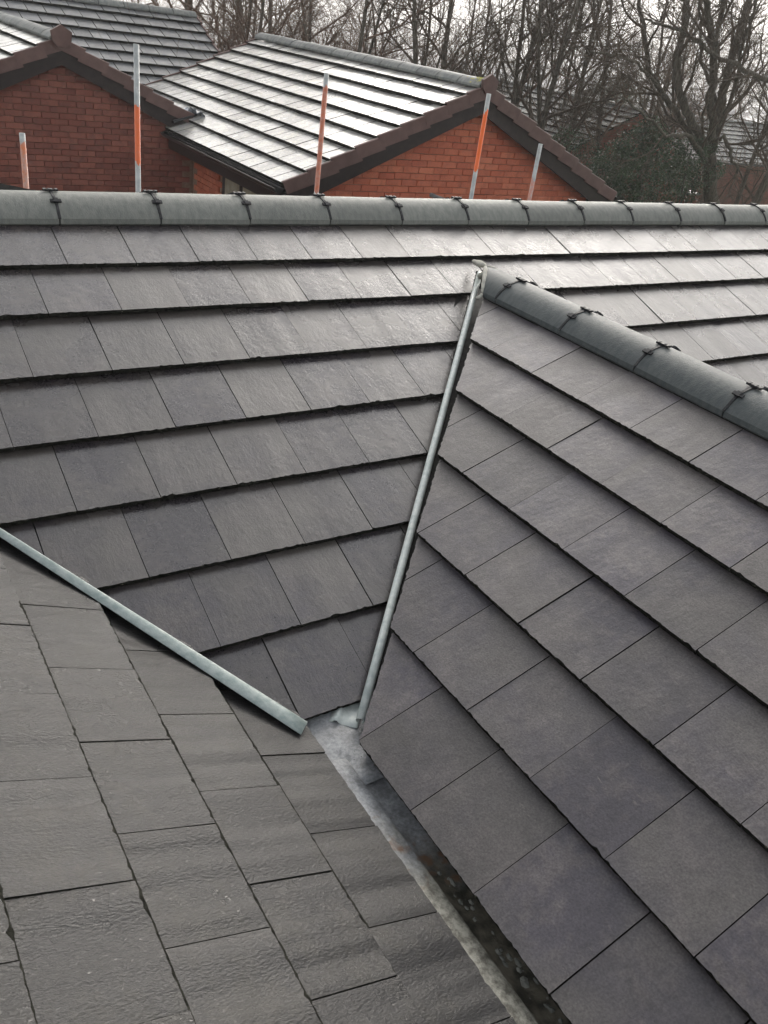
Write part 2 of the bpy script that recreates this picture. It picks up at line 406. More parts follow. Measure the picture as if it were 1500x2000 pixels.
# ridge tiles with their black unions
def ridge_mesh(L, half, rise, th, mat, seg=18, skirt=.022):
    R = (half*half+rise*rise)/(2*rise); A = math.asin(half/R); v = []; f = []
    prof = [(-half-.001, -skirt)] + [(R*math.sin(-A+2*A*i/seg), R*math.cos(-A+2*A*i/seg)-R+rise) for i in range(seg+1)] + [(half+.001, -skirt)]
    m = len(prof)
    for x in (0, L):
        for (a, b) in prof: v.append((x, a, b))
    for x in (0, L):
        for (a, b) in prof: v.append((x, a*(1-th/half), b-th*.8))
    for i in range(m-1):
        f.append((i, i+1, m+i+1, m+i)); f.append((2*m+i, 3*m+i, 3*m+i+1, 2*m+i+1))
    for b0, b1 in ((0, 2*m), (m, 3*m)):
        for i in range(m-1):
            q = (b0+i, b1+i, b1+i+1, b0+i+1); f.append(q if b0 else q[::-1])
    f.append((0, m, 3*m, 2*m)); f.append((m-1, 3*m-1, 4*m-1, 2*m-1)[::-1])
    me = mk('ridge_tile', v, f, mat, True); me.set_sharp_from_angle(angle=rad(30)); return me, R, A
def clip_mesh(half, rise, R, A, r):
    b = MB(); seg = 12; wd = .006
    v = []
    for i in range(seg+1):
        q = -A + 2*A*i/seg
        for rr, x in ((R+.005, -wd), (R+.005, wd), (R-.014, wd), (R-.014, -wd)):
            x2 = x + r.gauss(0, .0008)
            v.append((x2, rr*math.sin(q), rr*math.cos(q)-R+rise))
    f = []
    for i in range(seg):
        for k in range(4): f.append((i*4+k, i*4+(k+1) % 4, (i+1)*4+(k+1) % 4, (i+1)*4+k))
    f += [(0, 1, 2, 3), tuple(seg*4+k for k in (3, 2, 1, 0))]
    b.add(v, f)
    def nub(q, lx, ly, h):
        s, c = math.sin(q), math.cos(q)
        vv, ff = box_vf(-lx, lx, -ly, ly, 0, h)
        b.add([(x, y*c+(R+.003+z)*s, -y*s+(R+.003+z)*c-R+rise) for x, y, z in vv], ff)
    for q in (0.0, -A*.52, A*.52):
        nub(q, .024, .0085, .007); nub(q, .010, .012, .011)
    nub(.0, .032, .005, .009)
    for sx in (-1, 1): b.add(*[[(x+sx*.026, y, z+rise+.005) for x, y, z in box_vf(-.006, .006, -.012, .012, 0, .009)[0]], box_vf(0, 1, 0, 1, 0, 1)[1]])
    return mk('ridge_clip', b.v, b.f, M_PLASTIC)
clipsA = [.043, .511, .976, 1.442, 1.908, 2.380, 2.855, 3.333, 3.794, 4.285, 4.780, 5.268]
xs = [clipsA[0]-.467*i for i in (3, 2, 1)] + clipsA + [clipsA[-1]+.478*i for i in range(1, 7)]
half, rise = .150, .086
rm, RR, AA = ridge_mesh(1.0, half, rise, .013, M_RIDGE, 20)
cm = [clip_mesh(half, rise, RR, AA, rng) for _ in range(3)]
for i in range(len(xs)-1):
    L = xs[i+1]-xs[i]
    zz = .128 + .0022*(xs[i]-1)*.6 + rng.gauss(0, .0015)
    mw = Matrix.Translation((xs[i]+.0035, .418, zz)) @ Matrix.Rotation(rng.gauss(0, .004), 4, 'Z') @ Matrix.Rotation(rng.gauss(0, .004)-.001, 4, 'Y') @ Matrix.Diagonal((L-.007, 1, 1, 1))
    t = obj('ridge_tile', rm, house, mw)
    obj('ridge_clip', rng.choice(cm), t, Matrix.Translation((xs[i], .418, zz)))
# dry-ridge strip under the ridge
v, f = box_vf(-2, 9.3, .278, .56, .085, .118); meshobj('ridge_vent_strip', v, f, M_DARK, house)
clipsB = [-.593, -1.071, -1.547, -2.019]
ys = [-.305] + clipsB + [clipsB[-1]-.475*i for i in range(1, 12)]
halfB, riseB = .146, .080
rmB, RB_, AB_ = ridge_mesh(1.0, halfB, riseB, .013, M_RIDGEB, 20)
cmB = [clip_mesh(halfB, riseB, RB_, AB_, rng) for _ in range(2)]
RotB = Matrix.Rotation(-math.pi/2, 4, 'Z')
for i in range(len(ys)-1):
    L = ys[i]-ys[i+1]
    mw = Matrix.Translation((RX, ys[i]-.0035, -.052+rng.gauss(0, .001))) @ RotB @ Matrix.Rotation(rng.gauss(0, .003), 4, 'Y') @ Matrix.Diagonal((L-.007, 1, 1, 1))
    me_ = rmB
    if i == 0:      # mitred against the valley
        me_ = rmB.copy()
        for q in me_.vertices:
            if q.co.x < .5: q.co.x = .18*abs(q.co.y)/halfB/(L-.007)
    t = obj('ridge_tile', me_, house, mw)
    if i > 0: obj('ridge_clip', rng.choice(cmB), t, Matrix.Translation((RX, ys[i], -.052)) @ RotB)
v, f = box_vf(RX-.138, RX+.09, -7.2, -.53, -.105, -.064); meshobj('ridge_vent_strip', v, f, M_DARK, house)
# mortar and lead nib where the cross ridge runs into the main slope
b = MB()
def blob(b, pts, rs, m=7):
    b.tube(pts, rs, m)
q1_ = on_plane(703.5, 1408, SA.O, SA.n, .040)
tip = on_plane(922, 509, SA.O, SA.n, .012)
F = [Vector((RX-.148, -.485, -.062)), Vector((RX-.122, -.450, -.022)), Vector((RX-.07, -.385, .014)), Vector((RX-.01, -.312, .030))]
blob(b, F, [.010, .012, .013, .014]); blob(b, [F[3], F[3].lerp(tip, .5)+Vector((0, 0, -.002)), tip], [.018, .020, .012])
blob(b, [F[3], Vector((RX+.05, -.36, .016)), Vector((RX+.09, -.44, -.004))], [.013, .010, .005])
qt = on_plane(936, 540, SA.O, SA.n, .042)
blob(b, [F[2], qt.lerp(F[2], .4), qt, qt+(q1_-qt).normalized()*.05], [.014, .018, .0185, .0165])
blob(b, [F[0], Vector((RX-.165, -.50, -.075)), Vector((RX-.19, -.47, -.085))], [.012, .010, .006])
o = b.build('cement_fillet', M_CEMENT, house, smooth=True)
sub = o.modifiers.new('s', 'SUBSURF'); sub.levels = 2; sub.render_levels = 2
tx = bpy.data.textures.new('lumps', 'CLOUDS'); tx.noise_scale = .03
dm = o.modifiers.new('d', 'DISPLACE'); dm.texture = tx; dm.strength = .012; dm.mid_level = .5

# valley trims --------------------------------------------------
def channel(p0, p1, prof, name, mat, parent, nseg=8, rough=0.0, scale0=1.0):
    """open sheet profile (list of (side, up)) swept from p0 to p1, 2 mm thick"""
    t = (p1-p0).normalized(); side = t.cross(Vector((0, 0, 1))).normalized(); up = side.cross(t)
    v = []; f = []; m = len(prof)
    for i in range(nseg+1):
        c = p0.lerp(p1, i/nseg); sc = scale0 + (1-scale0)*i/nseg
        for a, h in prof: v.append(c + side*(a*sc) + up*(h*sc+rng.gauss(0, rough)))
    for i in range(nseg):
        for k in range(m-1): f.append((i*m+k, i*m+k+1, (i+1)*m+k+1, (i+1)*m+k))
    o = meshobj(name, v, f, mat, parent, smooth=True)
    s = o.modifiers.new('t', 'SOLIDIFY'); s.thickness = .002
    return o
q0 = on_plane(937, 534, SA.O, SA.n, .040); q1 = on_plane(703.5, 1408, SA.O, SA.n, .040)
arc = [(.0138*math.cos(a), .0138*math.sin(a)) for a in [math.pi*(-.35+1.7*i/11) for i in range(12)]]
tr = channel(q0, q1, arc, 'valley_trim', M_GRP, house, rough=.0003)
tr['label'] = 'long pale rolled trim running up to the cross ridge'
# dark trough under the two cut edges
pa, pb = q0-Vector((0, 0, .075)), q1-Vector((0, 0, .085))
channel(pa, pb, [(-.14, .02), (-.05, -.005), (.02, -.01), (.09, .03)], 'valley_trough', M_DARK, house)
# left trim: leaning channel
e0t, e1t = on_plane(-60, 996, SA.O, SA.n, .055), on_plane(600, 1411, SA.O, SA.n, .085)
e0b, e1b = on_plane(-60, 1009, SC.O, SC.n, .004), on_plane(588, 1435, SC.O, SC.n, .004)
v = []; f = []; ns = 14
for i in range(ns+1):
    t = i/ns; a = e0t.lerp(e1t, t); bq = e0b.lerp(e1b, t)
    back = (SA.n*-.055)
    d = bq-a; up = SA.n*.5+SC.n*.5
    prof = [a+back-SA.up*-.004, a-d*.02, a+d*.10+up*.008, a+d*.26+up*.011, a+d*.38+up*.006, a+d*1.0]
    v += prof
for i in range(ns):
    for k in range(5): f.append((i*6+k, i*6+k+1, (i+1)*6+k+1, (i+1)*6+k))
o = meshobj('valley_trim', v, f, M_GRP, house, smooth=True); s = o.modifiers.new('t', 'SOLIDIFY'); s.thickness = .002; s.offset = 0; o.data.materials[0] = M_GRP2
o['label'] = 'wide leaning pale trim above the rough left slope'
channel(e0t-Vector((0, 0, .145)), e1t-Vector((0, 0, .165)), [(-.10, .02), (-.02, -.01), (.06, -.01), (.13, .02)], 'valley_trough', M_DARK, house)

# junction sheet, gutter
nlead = N('stained_lead', .5, .5)
cl = nlead.mix(nlead.ramp(nlead.noise(9, 5), [(.38, 0.), (.62, 1.)]), (.22, .225, .23), (.35, .36, .37))
cl = nlead.mix(nlead.ramp(nlead.noise(16, 5), [(.56, 0.), (.70, .85)]), cl, (.07, .08, .085))
cl = nlead.mix(nlead.ramp(nlead.noise(3.5, 4), [(.6, 0.), (.75, .5)]), cl, (.13, .10, .06))
cl = nlead.mix(1.0, cl, nlead.ramp(nlead.noise(95, 4, rough=.7), [(.35, .72), (.65, 1.2)]), 'MULTIPLY')
sp = nlead.vor(38); cl = nlead.mix(nlead.ramp(sp.outputs['Distance'], [(.05, .9), (.09, 0.)]), cl, (.04, .04, .04))
nlead.color(cl); nlead.nrm(nlead.bump(nlead.noise(18, 5), .5, .01)); M_LEAD = nlead.m
ncem = N('gutter_cement', .75, .35)
cc_ = ncem.mix(ncem.ramp(ncem.noise(30, 5, rough=.7), [(.4, 0.), (.62, 1.)]), (.19, .18, .155), (.40, .39, .35))
cc_ = ncem.mix(ncem.ramp(ncem.noise(8, 3), [(.55, 0.), (.7, .6)]), cc_, (.13, .12, .10))
ncem.color(cc_); ncem.nrm(ncem.bump(ncem.noise(50, 5), .8, .008)); M_GCEM = ncem.m
ndirt = N('wet_dirt', .45, .5)
cdt = ndirt.mix(ndirt.ramp(ndirt.noise(14, 5), [(.35, 0.), (.65, 1.)]), (.035, .033, .026), (.10, .092, .07))
cdt = ndirt.mix(ndirt.ramp(ndirt.noise(6, 3), [(.58, 0.), (.70, .7)]), cdt, (.12, .07, .04))
ndirt.color(cdt); ndirt.nrm(ndirt.bump(ndirt.noise(60, 4), .6, .006)); M_DIRT = ndirt.m

def sheet(name, pts, mat, parent, wob=.002, th=.002):
    """pts: grid rows of points"""
    n = len(pts[0]); v = [p+Vector((0, 0, rng.gauss(0, wob))) for row in pts for p in row]
    f = [(i*n+k, i*n+k+1, (i+1)*n+k+1, (i+1)*n+k) for i in range(len(pts)-1) for k in range(n-1)]
    o = meshobj(name, v, f, mat, parent, smooth=True); s = o.modifiers.new('t', 'SOLIDIFY'); s.thickness = th; s.offset = -1; return o
# floor plate where both valleys spill into the gutter
rows = []
for i in range(12):
    y = -1.93 - i*.04
    rows.append([Vector((x, y, -.945 + .035*max(0, (.10-x)/.3) + .006*math.sin(x*30))) for x in [-.16+.055*j for j in range(12)]])
sheet('lead_sheet', rows, M_LEAD, house, .0015)
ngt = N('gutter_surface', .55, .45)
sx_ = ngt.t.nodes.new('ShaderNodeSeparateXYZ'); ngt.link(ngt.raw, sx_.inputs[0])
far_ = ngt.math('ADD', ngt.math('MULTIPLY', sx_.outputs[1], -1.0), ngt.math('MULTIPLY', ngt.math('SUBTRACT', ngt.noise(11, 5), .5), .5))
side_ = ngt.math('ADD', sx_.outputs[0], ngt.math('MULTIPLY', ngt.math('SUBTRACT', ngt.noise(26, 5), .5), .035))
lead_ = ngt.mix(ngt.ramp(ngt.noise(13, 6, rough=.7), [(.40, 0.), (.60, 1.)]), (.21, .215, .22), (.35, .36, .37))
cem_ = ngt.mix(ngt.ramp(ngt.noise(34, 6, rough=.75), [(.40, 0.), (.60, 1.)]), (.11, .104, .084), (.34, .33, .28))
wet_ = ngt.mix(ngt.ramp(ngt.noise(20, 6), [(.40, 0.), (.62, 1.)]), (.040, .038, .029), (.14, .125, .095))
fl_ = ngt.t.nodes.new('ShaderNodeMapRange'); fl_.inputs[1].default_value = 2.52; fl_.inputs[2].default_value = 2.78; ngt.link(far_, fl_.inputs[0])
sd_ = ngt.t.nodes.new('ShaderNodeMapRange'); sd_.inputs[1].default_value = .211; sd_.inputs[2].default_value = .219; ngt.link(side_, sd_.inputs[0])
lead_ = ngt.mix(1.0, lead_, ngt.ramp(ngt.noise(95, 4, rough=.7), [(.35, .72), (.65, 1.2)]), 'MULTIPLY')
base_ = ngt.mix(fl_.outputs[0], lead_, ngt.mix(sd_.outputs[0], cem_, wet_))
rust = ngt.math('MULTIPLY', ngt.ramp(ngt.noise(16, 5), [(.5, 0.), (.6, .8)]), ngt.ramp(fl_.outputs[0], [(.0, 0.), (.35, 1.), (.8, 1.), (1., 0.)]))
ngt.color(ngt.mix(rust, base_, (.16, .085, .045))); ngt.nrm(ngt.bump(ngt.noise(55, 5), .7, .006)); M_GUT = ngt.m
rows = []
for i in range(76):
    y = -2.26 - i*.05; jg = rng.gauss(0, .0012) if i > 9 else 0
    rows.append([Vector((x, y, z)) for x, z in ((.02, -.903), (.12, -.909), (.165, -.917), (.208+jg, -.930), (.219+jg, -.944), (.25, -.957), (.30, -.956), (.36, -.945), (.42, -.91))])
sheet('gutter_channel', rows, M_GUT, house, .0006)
# pebbles and silt lumps in the gutter
b = MB()
for i in range(520):
    y = -2.72 - rng.random()**.8*2.2; x = rng.uniform(.215, .34); r = rng.uniform(.0035, .0095)
    sx, sy = rng.uniform(.7, 1.3), rng.uniform(.8, 1.7)
    vv = [(x, y, -.958+r*.9)] + [(x+sx*r*math.cos(q), y+sy*r*math.sin(q), -.958+r*.45+rng.gauss(0, r*.1)) for q in [k*math.pi/3 for k in range(6)]] + [(x+sx*r*1.15*math.cos(q), y+sy*r*1.15*math.sin(q), -.963) for q in [k*math.pi/3+.2 for k in range(6)]]
    ff = [(0, 1+k, 1+(k+1) % 6) for k in range(6)] + [(1+k, 7+k, 7+(k+1) % 6, 1+(k+1) % 6) for k in range(6)]
    b.add(vv, ff)
M_PEB = simple('pebble', (.10, .105, .088), (.24, .24, .21), .5, .5, 25, .3, .002)
o = b.build('pebbles', M_PEB, house); o['kind'] = 'stuff'
# corrugated end of the right trough showing below the last course
b = []
pe0 = Vector((.175, -1.98, -.935)); pe1 = Vector((.30, -1.98, -.93))
prof = [(0, .0), (.012, .004), (.022, .022), (.030, .024), (.040, .006), (.052, 0), (.100, 0), (.112, .004)]
zc = -.936
c0, c1, c2, c3 = (on_axis(660, 1362, 2, zc), on_axis(716, 1352, 2, zc), on_axis(642, 1408, 2, zc), on_axis(698, 1422, 2, zc))
rows = []
for j in range(5):
    t = j/4; rows.append([c0.lerp(c2, t).lerp(c1.lerp(c3, t), a/.112)+Vector((0, 0, h*.55-.004*t)) for a, h in prof])
sheet('trough_end', rows, M_GRP, house, .0003)

# our walls, plain because nothing of them shows
def wall_box(name, x0, x1, y0, y1, z0, z1, mat, parent):
    v, f = box_vf(x0, x1, y0, y1, z0, z1); return meshobj(name, v, f, mat, parent)
wall_box('wall', -5.6, 9.0, -.9, 4.2, GROUND, -1.72, M_WALL, house)
wall_box('wall', .38, 4.2, -12.5, -1.0, GROUND, -1.35, M_WALL, house)
wall_box('wall', -5.6, -.05, -9.5, -1.0, GROUND, -1.25, M_WALL, house)

# ================================================================= NEIGHBOUR HOUSES
PT = rad(24.5); CT, ST, TT = math.cos(PT), math.sin(PT), math.tan(PT); G = .32
def box_tile(mat, wd=.287, h=.38, rise=.043, th=.040):
    v = [(0.002, 0, 0), (wd+.002, 0, 0), (wd+.002, h, -rise*h/G), (.002, h, -rise*h/G)]
    v += [(x, y, z-th) for x, y, z in v]
    me = mk('roof_tile', v, [(0, 1, 2, 3), (7, 6, 5, 4), (0, 4, 5, 1), (1, 5, 6, 2), (2, 6, 7, 3), (3, 7, 4, 0)], mat)
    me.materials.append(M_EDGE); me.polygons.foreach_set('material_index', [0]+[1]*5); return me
BT = {}
def far_tiles(sl, parent, courses, a0, a1, mat, half=True, hfirst=.36):
    if mat.name not in BT: BT[mat.name] = box_tile(mat)
    me = BT[mat.name]
    for k in range(courses):
        n = int(round((a1-a0)/.3)); st = a0 + (.0 if k % 2 == 0 or not half else -.15)
        for i in range(n + (0 if k % 2 == 0 else 1)):
            a = st + .3*i; sc = 1
            if k % 2 == 1 and i == 0: a = a0; sc = .5
            if k % 2 == 1 and i == n: sc = .5
            obj('roof_tile', me, parent, Matrix.Identity(4) @ sl.mw(a, -k*G, rng.gauss(0, .0012), rng.gauss(0, .002), rng.gauss(0, .004), rng.gauss(0, .005)) @ Matrix.Diagonal((sc, 1, 1, 1)))
def verge_tile_mesh(flip=False):
    # local frame of a slope: x across (outwards +), y upslope, z normal
    s = 1
    L = .365; v = []
    prof = [(-.045, .008), (-.012, .010), (.0, .002), (.004, -.135), (-.008, -.135), (-.012, -.006), (-.045, -.004)]
    for y, dz in ((0, 0.0), (L, -.034)):
        for x, z in prof: v.append((x if not flip else -x, y, z+dz))
    m = len(prof); f = [(i, (i+1) % m, m+(i+1) % m, m+i) for i in range(m)] + [tuple(range(m-1, -1, -1)), tuple(range(m, 2*m))]
    if flip: f = [q[::-1] for q in f]
    return mk('verge_tile', v, f, M_VERGE)
VM = {True: verge_tile_mesh(True), False: verge_tile_mesh(False)}
def bricks(wall, plane_pt, xdir, x0, x1, z0, z1, inside, mat, eye_off, limit=300, head=.65):
    me_v, me_f = box_vf(-.109, .109, -.02, .02, -.034, .034)
    me = mk('brick', me_v, me_f, mat)
    xd = Vector(xdir); out = []
    nd = Vector((0, 0, 1)).cross(xd)
    R_ = Matrix((xd, nd, Vector((0, 0, 1)))).transposed().to_4x4()
    r = 0; z = z1
    while z > z0:
        x = x0 + (0 if r % 2 == 0 else .1125)
        while x < x1:
            if inside(x, z): out.append((x, z))
            x += .225
        z -= .075; r += 1
    pts = []
    for x, z in out:
        P = Vector(plane_pt) + xd*x; P.z = z
        d = P-CAM; c = d.dot(Fv); px = 750+FPX*d.dot(Rv)/c; py = 1000-FPX*d.dot(Uv)/c
        vis = -20 < px < 1520 and py < (378+px*.016+6) and py > -30
        pts.append((0 if vis else 1, d.length, P))
    pts.sort(key=lambda q: q[:2]); rest = MB()
    for i, (_, _, P) in enumerate(pts):
        m = Matrix.Translation(P + Vector((0, 0, rng.gauss(0, .0012))) + nd*rng.gauss(0, .0015)) @ R_ @ Matrix.Rotation(rng.gauss(0, .004), 4, 'Y')
        if i < limit: obj('brick', me, wall, m)
        else: rest.add([m @ Vector(q) for q in me_v], me_f)
    if rest.v:
        o = rest.build('brickwork', mat, wall); o['kind'] = 'stuff'

def gable_house(name, label, xc, y0, y1, zr, halfw, cols, tile_mat_, brick_mat_, wall_y, left_eave_courses, far_verge=True, nx0=None):
    """ridge along Y at xc, gable wall facing us; zr = height of the tile plane at the ridge line"""
    h = empty('house', (xc, (y0+y1)/2, GROUND)); tag(h, label, 'house')
    return h

# ---- middle house, long glistening slope ----
xM, zM, yM0, yM1 = 6.171, .600, 5.0, 11.3
hM = empty('house', (xM, 8, GROUND)); tag(hM, 'red brick gable house with the pale glistening wet roof, middle of the row', 'house')
SM = Slope((xM-.31*CT, yM1, zM-.31*ST), (0, -1, 0), (CT, 0, ST), G)
nM = 9
sM = deck('roof_slope', [Vector((xM, yM1-.02, zM-.05)), Vector((xM-2.9*CT, yM1-.02, zM-2.9*ST-.05)), Vector((xM-2.9*CT, yM0+.03, zM-2.9*ST-.05)), Vector((xM, yM0+.03, zM-.05))], .04, M_DARK, hM, 'wet left slope reflecting the sky')
deck('roof_slope', [Vector((xM, yM1-.02, zM-.02)), Vector((xM, yM0+.03, zM-.02)), Vector((xM+2.9*CT, yM0+.03, zM-2.9*ST-.02)), Vector((xM+2.9*CT, yM1-.02, zM-2.9*ST-.02))], .04, M_TILE_F, hM, 'right slope turned away')
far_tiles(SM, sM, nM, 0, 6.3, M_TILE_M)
def verges(hs, xc, zr, y, n, side, first=.31):
    """side -1: left rake, +1: right rake"""
    if side < 0: sl = Slope((xc-first*CT, y, zr-first*ST), (0, -1, 0), (CT, 0, ST), G); fl = False
    else: sl = Slope((xc+first*CT, y, zr-first*ST), (0, 1, 0), (-CT, 0, ST), G); fl = True
    for k in range(n):
        obj('verge_tile', VM[fl], hs, sl.mw(0, -k*G, .008+rng.gauss(0, .0015), rng.gauss(0, .004), 0, rng.gauss(0, .006)))
verges(hM, xM, zM, yM0, 9, -1); verges(hM, xM, zM, yM0, 9, 1)
vf = Slope((xM-.31*CT, yM1, zM-.31*ST), (0, -1, 0), (CT, 0, ST), G)
for k in range(9): obj('verge_tile', VM[True], hM, vf.mw(0, -k*G, .006))
def barge(hs, xc, zr, y, length, side, top=.13, bot=.30):
    d = Vector((side*CT, 0, -ST)); n = Vector((side*ST, 0, CT))
    A_ = Vector((xc, y, zr)); v = []
    for yy in (0, .03):
        for (l, h) in ((0, -top*1.0), (length, -top), (length, -bot), (0, -bot)):
            P = A_ + d*l; P = P + Vector((0, yy, h/CT)); v.append(P)
    f = [(0, 1, 2, 3), (7, 6, 5, 4), (0, 4, 5, 1), (1, 5, 6, 2), (2, 6, 7, 3)]
    meshobj('barge_board', v, f, M_BARGE, hs)
barge(hM, xM, zM, yM0+.025, 3.02, -1); barge(hM, xM, zM, yM0+.025, 3.02, 1)
def end_cap(hs, xc, zt, y, s=1.0):
    pr = [(-.115, .035), (-.0, .105), (.115, .035), (.10, -.06), (.05, -.115), (-.05, -.115), (-.10, -.06)]
    m = len(pr); v = [(xc+a*s, y, zt+b_*s) for a, b_ in pr]+[(xc+a*s, y+.05, zt+b_*s) for a, b_ in pr]
    meshobj('ridge_end_cap', v, [tuple(range(m)), tuple(range(2*m-1, m-1, -1))]+[(i, m+i, m+(i+1) % m, (i+1) % m) for i in range(m)], M_VERGE, hs)
def far_ridge(hs, x0, y0, x1, y1, z, mat, n, hf=.135, rs=.075):
    me, _, _ = ridge_mesh(1.0, hf, rs, .012, mat, 6)
    L = math.hypot(x1-x0, y1-y0)/n; ang = math.atan2(y1-y0, x1-x0)
    for i in range(n):
        P = Vector((x0+(x1-x0)*i/n, y0+(y1-y0)*i/n, z))
        obj('ridge_tile', me, hs, Matrix.Translation(P) @ Matrix.Rotation(ang, 4, 'Z') @ Matrix.Rotation(rng.gauss(0, .006), 4, 'Y') @ Matrix.Diagonal((L-.014, 1, 1+rng.gauss(0, .02), 1)))
far_ridge(hM, xM, yM0+.02, xM, yM1, zM-.03, M_RIDGE2, 14)
end_cap(hM, xM, zM+.0, yM0-.035, .98)
# yellow lichen on the last ridge tile
b = MB()
for _ in range(70):
    u = abs(rng.gauss(0, .055)); q = rng.gauss(-.35, .28); Rr_ = (.135**2+.075**2)/(2*.075)
    x = xM+Rr_*math.sin(q*.9)*.98; z = zM-.03+Rr_*math.cos(q*.9)-Rr_+.075+.002; y = yM0+.06+u*1.6; r = rng.uniform(.004, .011)
    b.add([(x+r*math.cos(k*1.257)*rng.uniform(.6, 1.2), y+r*math.sin(k*1.257)*1.3, z-(math.sin(q*.9))*r*math.cos(k*1.257)*.9+.001) for k in range(5)]+[(x, y, z+.004)], [(k, (k+1) % 5, 5) for k in range(5)])
o = b.build('lichen', simple('yellow_lichen', (.42, .40, .05), (.55, .54, .12), .9, .2, 60), hM); o['kind'] = 'stuff'
# gable wall
wy = 5.19
wM = deck('wall', [Vector((3.98, wy, GROUND)), Vector((8.42, wy, GROUND)), Vector((8.42, wy, zM-.10-(8.42-xM)*TT)), Vector((xM, wy, zM-.12)), Vector((3.98, wy, zM-.10-(xM-3.98)*TT))], .2, M_MORTAR, hM, 'orange red gable wall')
bricks(wM, (0, wy-.004, 0), (1, 0, 0), 4.1, 8.36, -1.12, .40, lambda x, z: z < zM-.17-abs(x-xM)*TT+.03, M_BRICK, 0, 300)
meshobj('wall_face', *box_vf(3.985, 8.415, wy-.022, wy-.002, GROUND, -1.165), M_WALL, wM)
# side wall with window
swx = 4.0
wS = meshobj('wall', *box_vf(swx, swx+.2, wy+.2, 11.0, GROUND, -.50), M_MORTAR, hM); wS['label'] = 'side wall below the gutter'
bricks(wS, (swx-.004, 0, 0), (0, -1, 0), -8.55, -7.75, -1.75, -.62, lambda x, z: True, M_BRICK, 0, 120)
win = meshobj('window', *box_vf(swx-.03, swx+.01, 5.6, 7.62, -2.1, -.78), M_FRAME, hM)
for i, (ya, yb) in enumerate(((7.02, 7.52), (6.42, 6.94), (5.72, 6.34))):
    meshobj('curtain', *box_vf(swx-.034, swx-.028, ya, yb, -2.02, -.86), M_CURTAIN, win)
    meshobj('mullion', *box_vf(swx-.05, swx-.036, ya-.045, ya-.005, -2.05, -.82), M_FRAME, win)
# eaves gutters
def gutter(hs, x, y0, y1, z, name='gutter'):
    pr = [(.055*math.cos(a), .055*math.sin(a)) for a in [math.pi+math.pi*i/8 for i in range(9)]]
    v = []; f = []
    for y in (y0, y1):
        for a, b_ in pr: v.append((x+a, y, z+b_))
    for i in range(8): f.append((i, i+1, 9+i+1, 9+i))
    f += [tuple(range(9)), tuple(range(17, 8, -1))]
    o = meshobj(name, v, f, M_BLACKGUT, hs); s = o.modifiers.new('t', 'SOLIDIFY'); s.thickness = .006
ez = zM-2.88*ST
gutter(hM, xM-2.88*CT-.05, yM0-.02, 8.58, ez-.045)
gutter(hM, xM+2.88*CT+.05, yM0-.02, yM1, ez-.045)
meshobj('fascia', *box_vf(xM-2.88*CT+.01, xM-2.88*CT+.04, yM0+.06, 8.58, ez-.25, ez-.03), M_BLACKGUT, hM)
meshobj('soffit', *box_vf(xM-2.88*CT+.04, swx, yM0+.06, 8.58, ez-.25, ez-.23), M_BARGE, hM)
meshobj('soffit', *box_vf(8.42, xM+2.88*CT+.03, yM0+.03, 10.9, ez-.25, ez-.04), M_BLACKGUT, hM)
meshobj('eaves_box', *box_vf(3.56, 3.985, yM0+.04, yM0+.16, ez-.27, ez-.10), M_BLACKGUT, hM)

# ---- left house ----
xL, zL, yL0 = 2.178, .40, 8.6
hL = empty('house', (xL-2, 11, GROUND)); tag(hL, 'left brick house with dull red gable and a six sided brown ridge cap', 'house')
sLl = Slope((xL-.31*CT, 12.95, zL-.31*ST), (0, -1, 0), (CT, 0, ST), G)
sL = deck('roof_slope', [Vector((xL, 13.2, zL-.05)), Vector((xL-3.3*CT, 13.2, zL-3.3*ST-.05)), Vector((xL-3.3*CT, yL0+.03, zL-3.3*ST-.05)), Vector((xL, yL0+.03, zL-.05))], .04, M_DARK, hL, 'bright left slope')
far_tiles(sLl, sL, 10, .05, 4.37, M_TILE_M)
deck('roof_slope', [Vector((xL, 13.4, zL-.03)), Vector((xL, yL0+.03, zL-.03)), Vector((xL+2.0*CT, yL0+.03, zL-2.0*ST-.03)), Vector((xL+2.0*CT, 13.4, zL-2.0*ST-.03))], .04, M_TILE_F, hL, 'right slope turned away')
verges(hL, xL, zL, yL0, 10, -1); verges(hL, xL, zL, yL0, 6, 1, .33)
barge(hL, xL, zL, yL0+.025, 3.3, -1); barge(hL, xL, zL, yL0+.025, 2.12, 1)
far_ridge(hL, xL, yL0+.02, xL, 13.2, zL-.03, M_RIDGE2, 10)
end_cap(hL, xL, zL+.01, yL0-.045, 1.12)
wyl = 8.76
wL = deck('wall', [Vector((-1.0, wyl, GROUND)), Vector((3.99, wyl, GROUND)), Vector((3.99, wyl, zL-.10-(3.99-xL)*TT)), Vector((xL, wyl, zL-.13)), Vector((-1.0, wyl, zL-.10-(xL+1.0)*TT))], .2, M_MORTAR, hL, 'dull red gable wall')
bricks(wL, (0, wyl-.004, 0), (1, 0, 0), -.9, 3.93, -2.0, .21, lambda x, z: z < zL-.17-abs(x-xL)*TT+.03, M_BRICKD, 0, 300)
